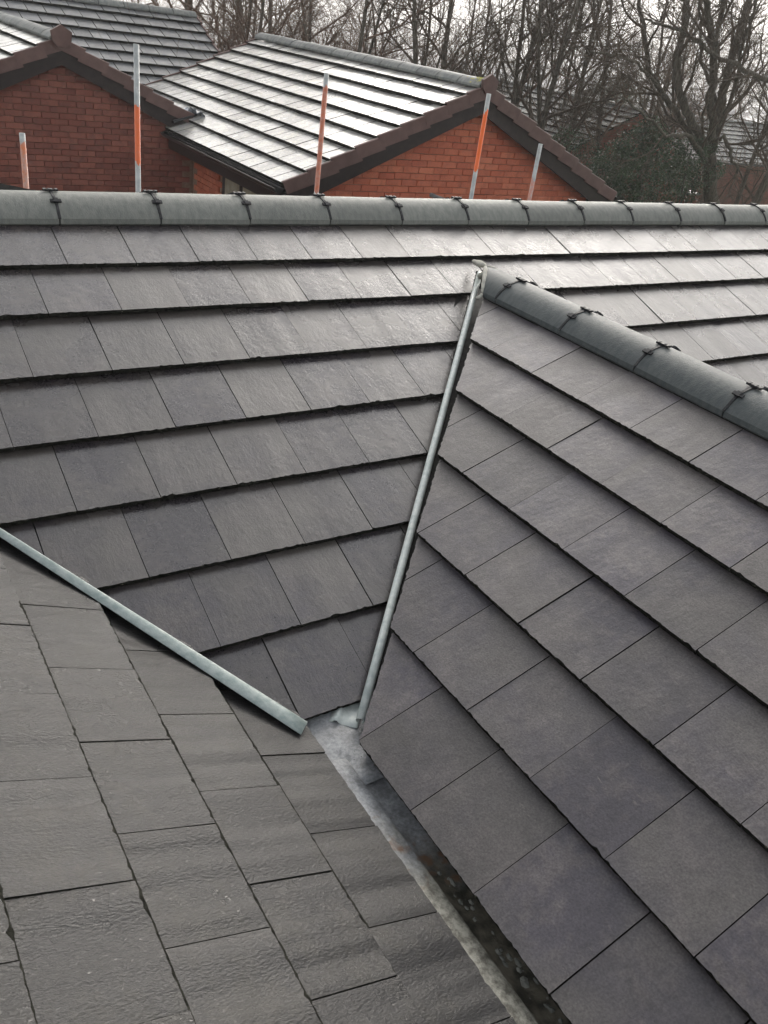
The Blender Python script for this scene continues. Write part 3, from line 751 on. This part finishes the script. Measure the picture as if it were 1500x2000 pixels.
# leadwork where the left verge dies into the wet slope
nl = N('crumpled_lead', .28, .6); nl.b.inputs['Metallic'].default_value = .6
nl.color(nl.mix(nl.ramp(nl.noise(14, 5), [(.4, 0.), (.6, 1.)]), (.05, .055, .065), (.45, .48, .52))); nl.nrm(nl.bump(nl.noise(20, 5), 1.0, .03))
rows = []
for i in range(9):
    y = yL0-.10+i*.07
    rows.append([Vector((3.93+.045*j, y+rng.gauss(0, .012), zL-.02-(3.93-xL)*TT+.05+.05*math.sin(j*1.1+i*.7)-.012*j+rng.gauss(0, .012))) for j in range(8)])
o = sheet('lead_flashing', rows, nl.m, hL, .004)
b = MB(); b.tube([Vector((3.62, yL0-.03, -.50)), Vector((3.98, yL0+.02, -.395))], [.022, .016], 6)
b.build('flashing_roll', M_BLACKGUT, hL)

# ---- far house at upper left ----
hF = empty('house', (3, 14, GROUND)); tag(hF, 'house behind with a blue grey roof, its ridge running across the upper left', 'house')
SF = Slope((6.0-.3*26, 13.59, .601), (1, 0, 0), (0, CT, ST), G)
sF = deck('roof_slope', [Vector((-1.8, 13.9, .601+.15-.05)), Vector((-1.8, 11.2, -.53-.05)), Vector((5.98, 11.2, -.53-.05)), Vector((5.98, 13.9, .601+.15-.05))], .04, M_DARK, hF, 'blue grey front slope')
far_tiles(SF, sF, 9, .0, 7.8, M_TILE_F)
deck('roof_slope', [Vector((-1.8, 13.9, .72)), Vector((5.98, 13.9, .72)), Vector((5.98, 16.6, -.53)), Vector((-1.8, 16.6, -.53))], .04, M_TILE_F, hF, 'back slope turned away')
far_ridge(hF, -1.8, 13.9, 6.0, 13.9, .70, M_RIDGE2, 17)
svf = Slope((6.0, 13.59, .601), (1, 0, 0), (0, CT, ST), G)
for k in range(9): obj('verge_tile', VM[False], hF, svf.mw(.03, -k*G, .006))
wall_box('wall', -1.6, 5.8, 11.6, 16.2, GROUND, -.50, M_WALL, hF)

# ---- two houses among the trees on the right ----
hN = empty('house', (31, 21, GROUND-1)); tag(hN, 'small house seen through the trees at the right edge, grey roof over a red wall', 'house')
Pn = on_axis(1420, 314, 1, 19.0); xn0 = on_axis(1322, 300, 1, 19.4).x
SN = Slope((xn0, 19.0, Pn.z), (1, 0, 0), (0, CT, ST), G)
sN = deck('roof_slope', [SN.P(0, -.02, -.05), SN.P(9.3, -.02, -.05), SN.P(9.3, 2.95, -.05), SN.P(0, 2.95, -.05)], .04, M_DARK, hN)
SN2 = Slope(SN.P(0, 8*G), (1, 0, 0), (0, CT, ST), G)
far_tiles(SN2, sN, 9, 0, 9.3, M_TILE_O)
deck('roof_slope', [SN.P(0, 2.95, -.05), SN.P(9.3, 2.95, -.05), SN.P(9.3, 2.95, -.05)+Vector((0, 2.7, -1.25)), SN.P(0, 2.95, -.05)+Vector((0, 2.7, -1.25))], .04, M_TILE_F, hN)
far_ridge(hN, xn0, SN.P(0, 2.95).y, xn0+9.3, SN.P(0, 2.95).y, SN.P(0, 2.95).z-.02, M_RIDGE2, 20)
wall_box('wall', xn0+.3, xn0+9, 19.4, 23.8, GROUND-2.5, Pn.z-.08, M_WALL, hN)
meshobj('gutter', *box_vf(xn0, xn0+9.3, 18.88, 18.98, Pn.z-.13, Pn.z-.03), M_BLACKGUT, hN)
hN2 = empty('house', (19.9, 18, GROUND-1)); tag(hN2, 'low house half hidden by branches beyond the middle roof, small red gable', 'house')
ap = on_axis(1255, 213, 1, 15.0)
Sq = Slope((ap.x-.31*CT, 23, ap.z-.31*ST), (0, -1, 0), (CT, 0, ST), G)
sQ = deck('roof_slope', [Vector((ap.x, 23, ap.z-.05)), Vector((ap.x-3.2*CT, 23, ap.z-3.2*ST-.05)), Vector((ap.x-3.2*CT, 15.03, ap.z-3.2*ST-.05)), Vector((ap.x, 15.03, ap.z-.05))], .04, M_DARK, hN2)
far_tiles(Sq, sQ, 10, 0, 8.1, M_TILE_O)
deck('roof_slope', [Vector((ap.x, 23, ap.z-.03)), Vector((ap.x, 15.03, ap.z-.03)), Vector((ap.x+3.2*CT, 15.03, ap.z-3.2*ST-.03)), Vector((ap.x+3.2*CT, 23, ap.z-3.2*ST-.03))], .04, M_TILE_F, hN2)
deck('wall', [Vector((ap.x-2.6, 15.1, GROUND-2)), Vector((ap.x+2.6, 15.1, GROUND-2)), Vector((ap.x+2.6, 15.1, ap.z-.1-2.6*TT)), Vector((ap.x, 15.1, ap.z-.1)), Vector((ap.x-2.6, 15.1, ap.z-.1-2.6*TT))], .2, M_WALL, hN2)
far_ridge(hN2, ap.x, 15.0, ap.x, 23, ap.z-.03, M_RIDGE2, 17)
# brick pier by the trees
pp = on_axis(1346, 378, 1, 12.0)
pier = meshobj('brick_pier', *box_vf(pp.x-.17, pp.x+.17, 11.83, 12.17, GROUND-1, pp.z), M_WALL); tag(pier, 'square red brick pier with flat cap among the trees at the right', 'pier')
meshobj('pier_cap', *box_vf(pp.x-.21, pp.x+.21, 11.79, 12.21, pp.z, pp.z+.05), M_TILE_F, pier)

# ================================================================= SCAFFOLD POLES
def pole_mat(name, z0, z1, orange, fade):
    n = N(name, .5, .5)
    sx = n.t.nodes.new('ShaderNodeSeparateXYZ'); n.link(n.raw, sx.inputs[0])
    z = n.math('ADD', sx.outputs[2], n.math('MULTIPLY', n.math('SUBTRACT', n.noise(9, 4, n.mapv(n.raw, (3, 3, .6))), .5), .22))
    a = n.math('GREATER_THAN', z, z0); b_ = n.math('LESS_THAN', z, z1); m = n.math('MULTIPLY', a, b_)
    wear = n.ramp(n.noise(28, 5), [(.44-fade*.15, 1.), (.80-fade*.2, 1.-fade)])
    zinc = n.mix(n.ramp(n.noise(12, 5), [(.35, 0.), (.65, 1.)]), (.42, .44, .43), (.62, .63, .60))
    zinc = n.mix(n.ramp(n.noise(30, 3), [(.62, 0.), (.72, .6)]), zinc, (.20, .14, .10))
    n.color(n.mix(n.math('MULTIPLY', m, wear), zinc, orange)); return n.m
YP = 3.7
poles = [((43, 260), 280, 400, (.72, .22, .09), .55, 'shortest scaffold pole, faded orange, in front of the dull red wall at the left'),
         ((266, 86), 205, 318, (.85, .16, .035), .15, 'tall zinc scaffold pole with an orange band in front of the left gable'),
         ((638, 143), 166, 374, (.60, .17, .08), .35, 'scaffold pole painted rusty orange nearly all its length before the wet roof'),
         ((955, 183), 216, 336, (.95, .16, .02), .05, 'bright orange banded scaffold pole under the middle gable peak'),
         ((1056, 281), 352, 420, (.68, .27, .18), .6, 'pale grey scaffold pole with worn pink paint near its foot, before the middle gable')]
for i, ((px, py), a, b_, col, fade, lab) in enumerate(poles):
    P = on_axis(px, py, 1, YP)
    za = on_axis(px-(a-py)*.1, a, 1, YP).z; zb = on_axis(px-(b_-py)*.1, b_, 1, YP).z
    r = .0225; h = P.z-GROUND; m = MB(); seg = 16; v = []; f = []
    rings = [(r, 0), (r, h), (r-.004, h), (r-.004, h-.3)]
    for rr, z in rings:
        for k in range(seg): q = 2*math.pi*k/seg; v.append((rr*math.cos(q), rr*math.sin(q), z))
    for j in range(3):
        for k in range(seg): k2 = (k+1) % seg; f.append((j*seg+k, j*seg+k2, (j+1)*seg+k2, (j+1)*seg+k))
    o = meshobj('scaffold_pole', v, f, pole_mat('pole_paint', zb-GROUND, za-GROUND, col, fade), None, Matrix.Translation((P.x, YP, GROUND)), smooth=True)
    tag(o, lab, 'scaffold pole', 'upright scaffold poles behind the far ridge')
Pt = on_axis(842, 381, 1, 4.3)
v = []; f = []; seg = 16
for rr, y in ((.024, -1.9), (.024, 0), (.020, 0), (.020, -.3)):
    for k in range(seg): q = 2*math.pi*k/seg; v.append((rr*math.cos(q), y, rr*math.sin(q)))
for j in range(3):
    for k in range(seg): k2 = (k+1) % seg; f.append((j*seg+k, j*seg+k2, (j+1)*seg+k2, (j+1)*seg+k))
tag(meshobj('scaffold_tube', v, f, simple('dull_steel', (.10, .11, .11), (.20, .21, .20), .5, .5, 15), None, Matrix.Translation(Pt), smooth=True), 'dark scaffold tube lying level, its open end near the orange red brick wall', 'scaffold tube')

# ================================================================= TREES
def bark(name, a, b_):
    n = N(name, .85, .2)
    n.color(n.mix(n.ramp(n.noise(7, 6, n.mapv(n.raw, (4, 4, 1))), [(.35, 0.), (.65, 1.)]), a, b_))
    n.nrm(n.bump(n.noise(22, 5, n.mapv(n.raw, (3, 3, .7))), .8, .02)); return n.m
M_BARK = bark('bark', (.060, .053, .040), (.150, .130, .100))
M_TWIG = bark('twig', (.075, .058, .043), (.140, .106, .078))
M_TWIGR = bark('twig_reddish', (.13, .085, .062), (.21, .142, .105))
class Tubes:
    def __init__(s): s.v = []; s.f = []; s.n = 0
    def add(s, P, R_, m):
        k = len(P); T = np.empty_like(P); T[1:-1] = P[2:]-P[:-2]; T[0] = P[1]-P[0]; T[-1] = P[-1]-P[-2]
        T /= np.linalg.norm(T, axis=1)[:, None]+1e-9
        ref = np.array((.31, .95, .05)); A_ = np.cross(T, ref); A_ /= np.linalg.norm(A_, axis=1)[:, None]+1e-9; B_ = np.cross(T, A_)
        q = np.arange(m)*2*np.pi/m
        V = P[:, None, :] + (A_[:, None, :]*np.cos(q)[None, :, None] + B_[:, None, :]*np.sin(q)[None, :, None])*R_[:, None, None]
        s.v.append(V.reshape(-1, 3)); i = np.arange((k-1)*m).reshape(k-1, m); j = np.roll(i, -1, axis=1)
        s.f.append((np.stack([i, j, j+m, i+m], -1).reshape(-1, 4))+s.n); s.n += k*m
    def mesh(s, name, mat):
        V = np.concatenate(s.v); Fq = np.concatenate(s.f); me = bpy.data.meshes.new(name)
        me.vertices.add(len(V)); me.vertices.foreach_set('co', V.ravel()); me.loops.add(Fq.size); me.loops.foreach_set('vertex_index', Fq.ravel().astype(np.int32))
        me.polygons.add(len(Fq)); me.polygons.foreach_set('loop_start', (np.arange(len(Fq))*4).astype(np.int32)); me.polygons.foreach_set('loop_total', np.full(len(Fq), 4, np.int32))
        me.polygons.foreach_set('use_smooth', np.ones(len(Fq), bool)); me.materials.append(mat); me.update(); return me
def unit(v): return v/(np.linalg.norm(v)+1e-9)
def limb(g, p, d, L, n, wander, up):
    P = [p]; d = unit(d)
    for i in range(n):
        d = unit(d + g.normal(0, wander, 3) + np.array((0, 0, up))); P.append(P[-1]+d*L/n)
    return np.array(P), d
def sprout(g, TB, P, Rr, level, maxlevel, dens, cfg):
    """side branches along polyline P"""
    L = np.linalg.norm(np.diff(P, axis=0), axis=1).sum()
    cnt = max(1, int(dens[level]*(1 if level > 0 else 1)))
    for c in range(cnt):
        t = cfg['lo'][level] + (1-cfg['lo'][level])*(c+g.random())/cnt
        x = t*(len(P)-1); i = min(int(x), len(P)-2); fr = x-i
        p = P[i]*(1-fr)+P[i+1]*fr; r = (Rr[i]*(1-fr)+Rr[i+1]*fr)
        T = unit(P[i+1]-P[i]); a = unit(np.cross(T, g.normal(0, 1, 3)))
        ang = np.radians(g.uniform(*cfg['ang'])); d = T*np.cos(ang)+a*np.sin(ang)
        l2 = cfg['len'][level]*g.uniform(.55, 1.15)*(1-.45*t); n = cfg['seg'][level]
        Q, _ = limb(g, p, d, l2, n, cfg['wan'], cfg['up'][level])
        r0 = max(min(r*.62, cfg['r'][level]*g.uniform(.7, 1.2)), cfg['rmin'])
        RQ = np.linspace(r0, max(r0*.35, cfg['rmin']*.8), n+1)
        TB.add(Q, RQ, (5, 4, 3, 3)[level])
        if level < maxlevel: sprout(g, TB, Q, RQ, level+1, maxlevel, dens, cfg)
CFG = dict(lo=(.22, .15, .1, .05), ang=(25, 62), len=(3.2, 1.55, .75, .36), seg=(7, 5, 3, 2), wan=.16, up=(.10, .06, .03, .0), r=(.045, .017, .0075, .0042), rmin=.0028)
def make_tree(seed, H=10, stems=2, r0=.13, dens=(13, 9, 7, 3), tw=M_TWIG, lean=.1):
    g = np.random.default_rng(seed); trunk = Tubes(); cr = Tubes()
    base = np.array((0., 0., 0.))
    P, d = limb(g, base, np.array((0, 0, 1.)), g.uniform(.6, 2.0), 4, .04, .05)
    Rb = np.linspace(r0*1.25, r0*1.02, len(P)); trunk.add(P, Rb, 9)
    for s in range(stems):
        a = g.uniform(0, 6.28); dd = np.array((math.cos(a)*lean, math.sin(a)*lean, 1.))
        Q, _ = limb(g, P[-1]-np.array((0, 0, .08)), dd, H*g.uniform(.75, 1.05), 14, .055, .03)
        rs = r0*(.95 if stems == 1 else g.uniform(.55, .8)); RQ = rs*np.linspace(1, .16, len(Q))
        trunk.add(Q, RQ, 8); sprout(g, cr, Q, RQ, 0, 3, dens, CFG)
    return trunk.mesh('trunk', M_BARK), cr.mesh('crown', tw)
PROTO = [make_tree(11, 10, 2, .13, tw=M_TWIGR), make_tree(12, 11, 3, .14, (8, 7, 5, 3)), make_tree(13, 9.5, 1, .12, (16, 8, 6, 3), tw=M_TWIGR),
         make_tree(14, 10.5, 2, .15, lean=.22), make_tree(15, 9, 3, .10, (8, 7, 6, 3), lean=.2, tw=M_TWIGR)]
def zg(x, y):
    s = .62*x+.78*y
    z = GROUND
    if s > 10: z -= 9*(1-math.exp(-(s-10)/60)) + 14*(1-math.exp(-(s-10)/400))
    if s > 1100: z += 110*(1-math.exp(-((s-1100)/1300)**2))
    z += (math.sin(x*.013+1)*math.cos(y*.011)*2.5)*min(1, max(0, (s-40)/200))
    return z
def place_tree(proto, x, y, rot, sc, label, group):
    root = empty('bare_tree', (x, y, zg(x, y)-.1)); tag(root, label, 'tree', group)
    m = Matrix.Translation((x, y, zg(x, y)-.1)) @ Matrix.Rotation(rot, 4, 'Z') @ Matrix.Diagonal((sc, sc, sc, 1))
    for nm, me in zip(('trunk', 'crown'), PROTO[proto]): obj(nm, me, root, m)
near = [  # pixel column, depth Y, prototype, label
    (395, 19, 2, 'bare tree just right of the blue grey roof verge'),
    (470, 17, 0, 'bare reddish tree above the far end of the wet roof ridge'),
    (560, 21, 2, 'bare tree beyond the wet roof, left of its middle'),
    (640, 17, 4, 'low forked bare tree right behind the middle of the wet roof ridge'),
    (700, 22, 0, 'reddish bare tree beyond the wet roof, over the third ridge tile stretch'),
    (770, 18, 4, 'thin many stemmed bare tree behind the right half of the wet ridge'),
    (850, 15.5, 3, 'dark forked bare tree above the right third of the wet ridge'),
    (905, 20, 1, 'three stemmed bare tree left of the middle gable peak'),
    (965, 17, 2, 'single stemmed bare tree straight above the middle gable peak'),
    (1012, 15, 3, 'dark bare tree just right of the middle gable peak'),
    (1060, 17.5, 1, 'tall bare tree whose trunks rise over the right rake of the middle gable'),
    (1100, 14.5, 3, 'leaning bare tree over the right rake, nearer the peak than the evergreen'),
    (1165, 15, 2, 'tall straight bare tree between the right rake and the evergreen'),
    (1225, 18, 1, 'bare tree behind the evergreen bush'),
    (1290, 15, 4, 'bushy bare tree at the right of the evergreen'),
    (1480, 14, 1, 'bare tree cut by the right edge of the picture'),
    (1540, 12, 3, 'bare tree just outside the right edge reaching its branches in')]
rt = random.Random(3)
for px, Y, pr, lab in near:
    P = on_axis(px, 300, 1, Y); place_tree(pr, P.x, Y, rt.uniform(0, 6.28), rt.uniform(.9, 1.12), lab, 'bare trees beyond the houses')
for i in range(18):
    px = -60 + 1680*(i+rt.random())/18; Y = rt.uniform(24, 46)
    P = on_axis(px, 200, 1, Y)
    place_tree(rt.randrange(5), P.x, Y, rt.uniform(0, 6.28), rt.uniform(.85, 1.25), 'bare tree in the farther wood, lost among its neighbours', 'bare trees of the farther wood')
# big many-limbed tree at the right, limbs laid out one by one
def pxl(pts, Y): return np.array([tuple(on_axis(x, y, 1, Y+dy)) for x, y, dy in pts])
g = np.random.default_rng(5); tk = Tubes(); cw = Tubes(); YB = 11.0
limbs = [([(1400, 470, 0), (1392, 400, 0), (1386, 340, 0), (1388, 290, .0)], .20, .15),
 ([(1388, 295, 0), (1402, 240, .1), (1418, 160, .3), (1440, 80, .5), (1462, 0, .7), (1480, -80, .9)], .125, .075),
 ([(1388, 300, 0), (1350, 240, .2), (1326, 190, .4), (1318, 120, .6), (1336, 50, .8), (1347, -10, 1), (1350, -90, 1.2)], .11, .06),
 ([(1389, 280, 0), (1388, 190, -.1), (1396, 105, -.2), (1385, 40, -.3), (1379, -20, -.4), (1372, -90, -.4)], .105, .055),
 ([(1396, 108, -.2), (1404, 50, -.1), (1414, -20, 0), (1420, -90, .1)], .06, .045),
 ([(1400, 260, 0), (1432, 190, -.3), (1446, 110, -.5), (1462, 50, -.6), (1482, -10, -.7)], .055, .03),
 ([(1386, 330, 0), (1330, 235, .5), (1300, 190, .7), (1268, 145, .9), (1262, 100, 1.0), (1252, 30, 1.2), (1246, -50, 1.4)], .085, .04),
 ([(1310, 205, .6), (1285, 165, .5), (1240, 122, .3), (1200, 108, .1), (1150, 100, -.1)], .045, .02),
 ([(1530, 178, -1.2), (1470, 142, -.9), (1404, 112, -.6), (1370, 84, -.4), (1335, 64, -.2), (1290, 46, 0), (1250, 38, .2)], .060, .022),
 ([(1392, 275, -.1), (1412, 272, -.4), (1430, 300, -.6), (1440, 330, -.7), (1436, 350, -.7)], .055, .03),
 ([(1405, 225, .1), (1390, 170, .6), (1372, 120, 1.0), (1368, 40, 1.3), (1360, -40, 1.5)], .05, .03),
 ([(1386, 320, 0), (1350, 268, -.4), (1300, 262, -.8), (1262, 232, -1.0), (1215, 190, -1.2)], .05, .02)]
for pts, ra, rb in limbs:
    P = pxl(pts, YB); t = np.linspace(0, len(P)-1, (len(P)-1)*4+1)
    Q = np.stack([np.interp(t, np.arange(len(P)), P[:, k]) for k in range(3)], -1)
    Q[1:-1] += g.normal(0, .025, Q[1:-1].shape); RQ = np.linspace(ra, rb, len(Q))
    tk.add(Q, RQ, 9)
    if ra < .19: sprout(g, cw, Q, RQ, 0, 3, (7, 6, 5, 3), dict(CFG, lo=(.05, .1, .1, .05), len=(2.2, 1.3, .65, .33)))
big = empty('bare_tree', tuple(on_axis(1400, 470, 1, YB))); tag(big, 'largest bare tree, its thick trunk forking into many limbs near the right edge', 'tree', 'bare trees beyond the houses')
obj('trunk', tk.mesh('trunk', M_BARK), big); obj('crown', cw.mesh('crown', M_TWIG), big)

# undergrowth of thin stems behind the roofs
g = np.random.default_rng(9); ug = Tubes()
for i in range(25000):
    px = 370+1190*g.random()**1.15; Y = g.uniform(13.5, 26); P = on_axis(px, 250, 1, Y)
    x = P.x; z = zg(x, Y); L = g.uniform(1.8, 5.6)
    Q, _ = limb(g, np.array((x, Y, z+g.uniform(0, .8))), np.array((g.normal(0, .45), g.normal(0, .45), 1.)), L, 4, .22, -.02)
    ug.add(Q, np.linspace(.008, .0025, 5)*g.uniform(.7, 1.6), 3)
tag(obj('undergrowth', ug.mesh('undergrowth', M_TWIGR)), 'tangle of thin brown stems at the feet of the trees', 'undergrowth', kind='stuff')

# evergreens
nlf = N('evergreen_leaf', .4, .5)
nlf.color(nlf.mix(nlf.ramp(nlf.noise(3, 4), [(.35, 0.), (.65, 1.)]), (.020, .042, .018), (.075, .115, .050))); M_LEAF = nlf.m
def leaf_cloud(g, centers, n, size, name):
    V = []; 
    for _ in range(n):
        c, r = centers[g.integers(len(centers))]
        d = unit(g.normal(0, 1, 3)); rr = g.uniform(.45, 1.0)**.6; p = np.array(c) + d*np.array(r)*rr*(1+g.normal(0, .08))
        a = unit(g.normal(0, 1, 3)); b_ = unit(np.cross(a, g.normal(0, 1, 3))); s = size*g.uniform(.6, 1.3)
        V += [p-a*s, p-b_*s*.45, p+a*s, p+b_*s*.45]
    V = np.array(V); me = bpy.data.meshes.new(name)
    n4 = len(V)//4
    me.vertices.add(len(V)); me.vertices.foreach_set('co', V.ravel()); me.loops.add(len(V)); me.loops.foreach_set('vertex_index', np.arange(len(V), dtype=np.int32))
    me.polygons.add(n4); me.polygons.foreach_set('loop_start', (np.arange(n4)*4).astype(np.int32)); me.polygons.foreach_set('loop_total', np.full(n4, 4, np.int32))
    me.materials.append(M_LEAF); me.update(); return me
def evergreen(px, py, Y, spots, n, size, label, stemr=.06):
    P = on_axis(px, py, 1, Y); root = empty('evergreen_bush', (P.x, Y, zg(P.x, Y))); tag(root, label, 'bush')
    cs = []
    for (x, y, dy, r) in spots: q = on_axis(x, y, 1, Y+dy); cs.append((tuple(q), (r, r, r*.9)))
    gg = np.random.default_rng(int(px)); obj('foliage', leaf_cloud(gg, cs, n, size, 'foliage'), root)
    st = Tubes()
    for c, r in cs[:5]:
        b0 = np.array((P.x, Y, zg(P.x, Y)-.2)); t = np.linspace(0, 1, 6)[:, None]; st.add(b0*(1-t)+np.array(c)*t+gg.normal(0, .05, (6, 3)), np.linspace(stemr, .02, 6), 6)
    obj('stem', st.mesh('stem', M_BARK), root)
evergreen(1270, 330, 11.5, [(1262, 300, 0, .8), (1235, 340, .1, .75), (1285, 345, -.1, .85), (1250, 375, -.2, .9), (1300, 300, .2, .6), (1240, 290, .3, .55), (1305, 380, 0, .8), (1215, 385, .2, .6), (1270, 262, .2, .45), (1185, 345, .1, .6), (1205, 310, .2, .5), (1175, 380, .1, .6), (1335, 345, .1, .5)], 14000, .040, 'large dark evergreen bush right of the middle house eaves')
evergreen(1355, 330, 11.3, [(1350, 300, -.3, .45), (1370, 340, -.2, .45), (1340, 360, -.3, .55), (1395, 330, -.35, .30), (1385, 290, -.3, .22), (1335, 320, -.2, .4)], 3800, .030, 'ivy clad evergreen clump climbing round the foot of the largest tree', .03)
evergreen(1205, 190, 26, [(1195, 195, 0, 1.0), (1225, 185, 0, .9), (1180, 210, 0, .8)], 3500, .05, 'small evergreen far off between the bare trunks')
evergreen(1130, 340, 12.5, [(1140, 300, 0, .5), (1165, 330, 0, .6), (1110, 280, .3, .45), (1190, 350, 0, .6)], 3000, .028, 'thin evergreen shrub behind the right rake of the middle gable', .03)

# ================================================================= GROUND, TOWN, HILLS
xsg = [-3000, -1500, -700, -300, -120, -50, -20] + [-10+i*5 for i in range(14)] + [70, 90, 120, 160, 220, 300, 400, 520, 660, 820, 1000, 1250, 1500, 1800, 2200, 2700, 3300, 4000]
ysg = [-1500, -500, -150, -50, -20] + [-10+i*5 for i in range(14)] + [70, 90, 120, 160, 220, 300, 400, 520, 660, 820, 1000, 1250, 1500, 1800, 2200, 2700, 3300, 4000]
v = [(x, y, zg(x, y)) for y in ysg for x in xsg]; n_ = len(xsg)
f = [(i*n_+k, i*n_+k+1, (i+1)*n_+k+1, (i+1)*n_+k) for i in range(len(ysg)-1) for k in range(n_-1)]
ng = N('ground', .9, .2)
vc = ng.vor(.011, src=ng.raw); 
cg = ng.ramp(vc.outputs['Color'], [(.0, (.06, .10, .035)), (.3, (.10, .15, .05)), (.5, (.07, .075, .05)), (.75, (.13, .125, .09)), (1., (.05, .07, .04))])
cg = ng.mix(ng.ramp(ng.noise(.12, 6, ng.raw), [(.4, 0.), (.6, 1.)]), cg, (.10, .095, .07))
ng.color(cg)
gr = meshobj('ground', v, f, ng.m, smooth=True); gr['kind'] = 'structure'
v, f = box_vf(-8, 10.5, 4.3, 8.7, GROUND+.004, GROUND+.03); pv_ = meshobj('bounce_paving', v, f, simple('pale_bounce_paving', (.30, .29, .27), (.42, .41, .38), .8, .3, 3)); pv_['kind'] = 'structure'  # unseen pale paving, added to bounce light onto the brick gables
# town in the valley
g = np.random.default_rng(21)
TM = [simple('town_brick', (.22, .10, .07), (.28, .14, .10)), simple('town_render', (.45, .44, .42), (.6, .6, .58)), simple('town_slate', (.12, .12, .13), (.18, .18, .2))]
bs = [MB(), MB(), MB()]
for i in range(2600):
    az = g.uniform(rad(15), rad(72)); r = 130+g.random()**.7*1700
    x, y = r*math.sin(az), r*math.cos(az)
    L, Wd, h = g.uniform(8, 22), g.uniform(7, 9), g.uniform(5, 7); a = g.uniform(0, 3.14); z = zg(x, y)-1
    if g.random() < .06: L *= 2.2; Wd *= 2; h *= 1.3
    ca, sa = math.cos(a), math.sin(a)
    tr = lambda p: (x+p[0]*ca-p[1]*sa, y+p[0]*sa+p[1]*ca, z+p[2])
    vv, ff = box_vf(-L/2, L/2, -Wd/2, Wd/2, 0, h); bs[0 if g.random() < .6 else 1].add([tr(p) for p in vv], ff)
    rv = [(-L/2-.3, -Wd/2-.4, h), (L/2+.3, -Wd/2-.4, h), (L/2+.3, Wd/2+.4, h), (-L/2-.3, Wd/2+.4, h), (-L/2-.3, 0, h+2.6), (L/2+.3, 0, h+2.6)]
    bs[2].add([tr(p) for p in rv], [(0, 1, 5, 4), (2, 3, 4, 5), (0, 4, 3), (1, 2, 5), (3, 2, 1, 0)])
me = bpy.data.meshes.new('distant_town'); V = []; Fa = []; mi = []
for k, b in enumerate(bs):
    n0 = len(V); V += b.v; Fa += [tuple(i+n0 for i in q) for q in b.f]; mi += [k]*len(b.f); me.materials.append(TM[k])
me.from_pydata(V, [], Fa); me.polygons.foreach_set('material_index', mi); me.update()
tag(put(bpy.data.objects.new('distant_town', me)), 'houses of the town in the hazy valley seen through the branches', 'town', kind='stuff')
# woodland patches in the valley
g = np.random.default_rng(22); V = []
for i in range(330):
    az = g.uniform(rad(8), rad(78)); r = 70+g.random()*1900; cx, cy = r*math.sin(az), r*math.cos(az); R_ = g.uniform(8, 30)
    for j in range(70):
        x, y = cx+g.normal(0, R_*.5), cy+g.normal(0, R_*.35); z = zg(x, y)+g.uniform(0, 8); a = unit(g.normal(0, 1, 3)); b_ = unit(np.cross(a, g.normal(0, 1, 3))); s = g.uniform(1, 3.2)
        p = np.array((x, y, z)); V += [p-a*s, p-b_*s, p+a*s, p+b_*s]
V = np.array(V); F4 = [(4*i, 4*i+1, 4*i+2, 4*i+3) for i in range(len(V)//4)]
tag(meshobj('distant_woods', V, F4, simple('far_wood', (.045, .04, .03), (.07, .065, .045), .9, .1)), 'brown woods scattered over the valley far off', 'woods', kind='stuff')
# three tower blocks
for i, (px, Dy, wd, lab) in enumerate(((1424, 560, 13, 'left of the two pale tower blocks seen between the limbs near the right edge'), (1474, 560, 13, 'right one of the pale tower blocks, nearest the right edge'), (1462, 600, 12, 'greyer tower block just left of the right hand tower'))):
    P = on_axis(px, 150 if i == 0 else 160, 1, Dy); z0 = zg(P.x, P.y)-2
    t = empty('tower_block', (P.x, P.y, z0)); tag(t, lab, 'tower block')
    meshobj('wall', *box_vf(P.x-wd/2, P.x+wd/2, P.y-8, P.y+8, z0, P.z), simple('tower_wall', (.42, .38, .25) if i < 2 else (.3, .31, .33), (.5, .46, .32) if i < 2 else (.36, .37, .39)), t)
    meshobj('roof', *box_vf(P.x-wd/2-.5, P.x+wd/2+.5, P.y-8.5, P.y+8.5, P.z, P.z+1.2), M_TILE_F, t)
    fl = MB(); nf = int((P.z-z0)/3)
    for k in range(nf): fl.box(P.x-wd/2+1, P.x+wd/2-1, P.y-8.15, P.y-8.02, z0+3*k+1.2, z0+3*k+2.4); fl.box(P.x-wd/2-.15, P.x-wd/2-.02, P.y-7, P.y+7, z0+3*k+1.2, z0+3*k+2.4)
    fl.build('window_band', M_FRAME, t)
# air
hz = meshobj('haze', *box_vf(-2900, 3900, -1400, 3900, -40, 150), None); hz['kind'] = 'stuff'
hm = bpy.data.materials.new('haze'); hm.use_nodes = True; t = hm.node_tree; t.nodes.clear()
oo = t.nodes.new('ShaderNodeOutputMaterial'); pv = t.nodes.new('ShaderNodeVolumePrincipled'); pv.inputs['Density'].default_value = .0012; pv.inputs['Color'].default_value = (1, 1, 1, 1); pv.inputs['Anisotropy'].default_value = .45
t.links.new(pv.outputs[0], oo.inputs['Volume']); hz.data.materials.append(hm)
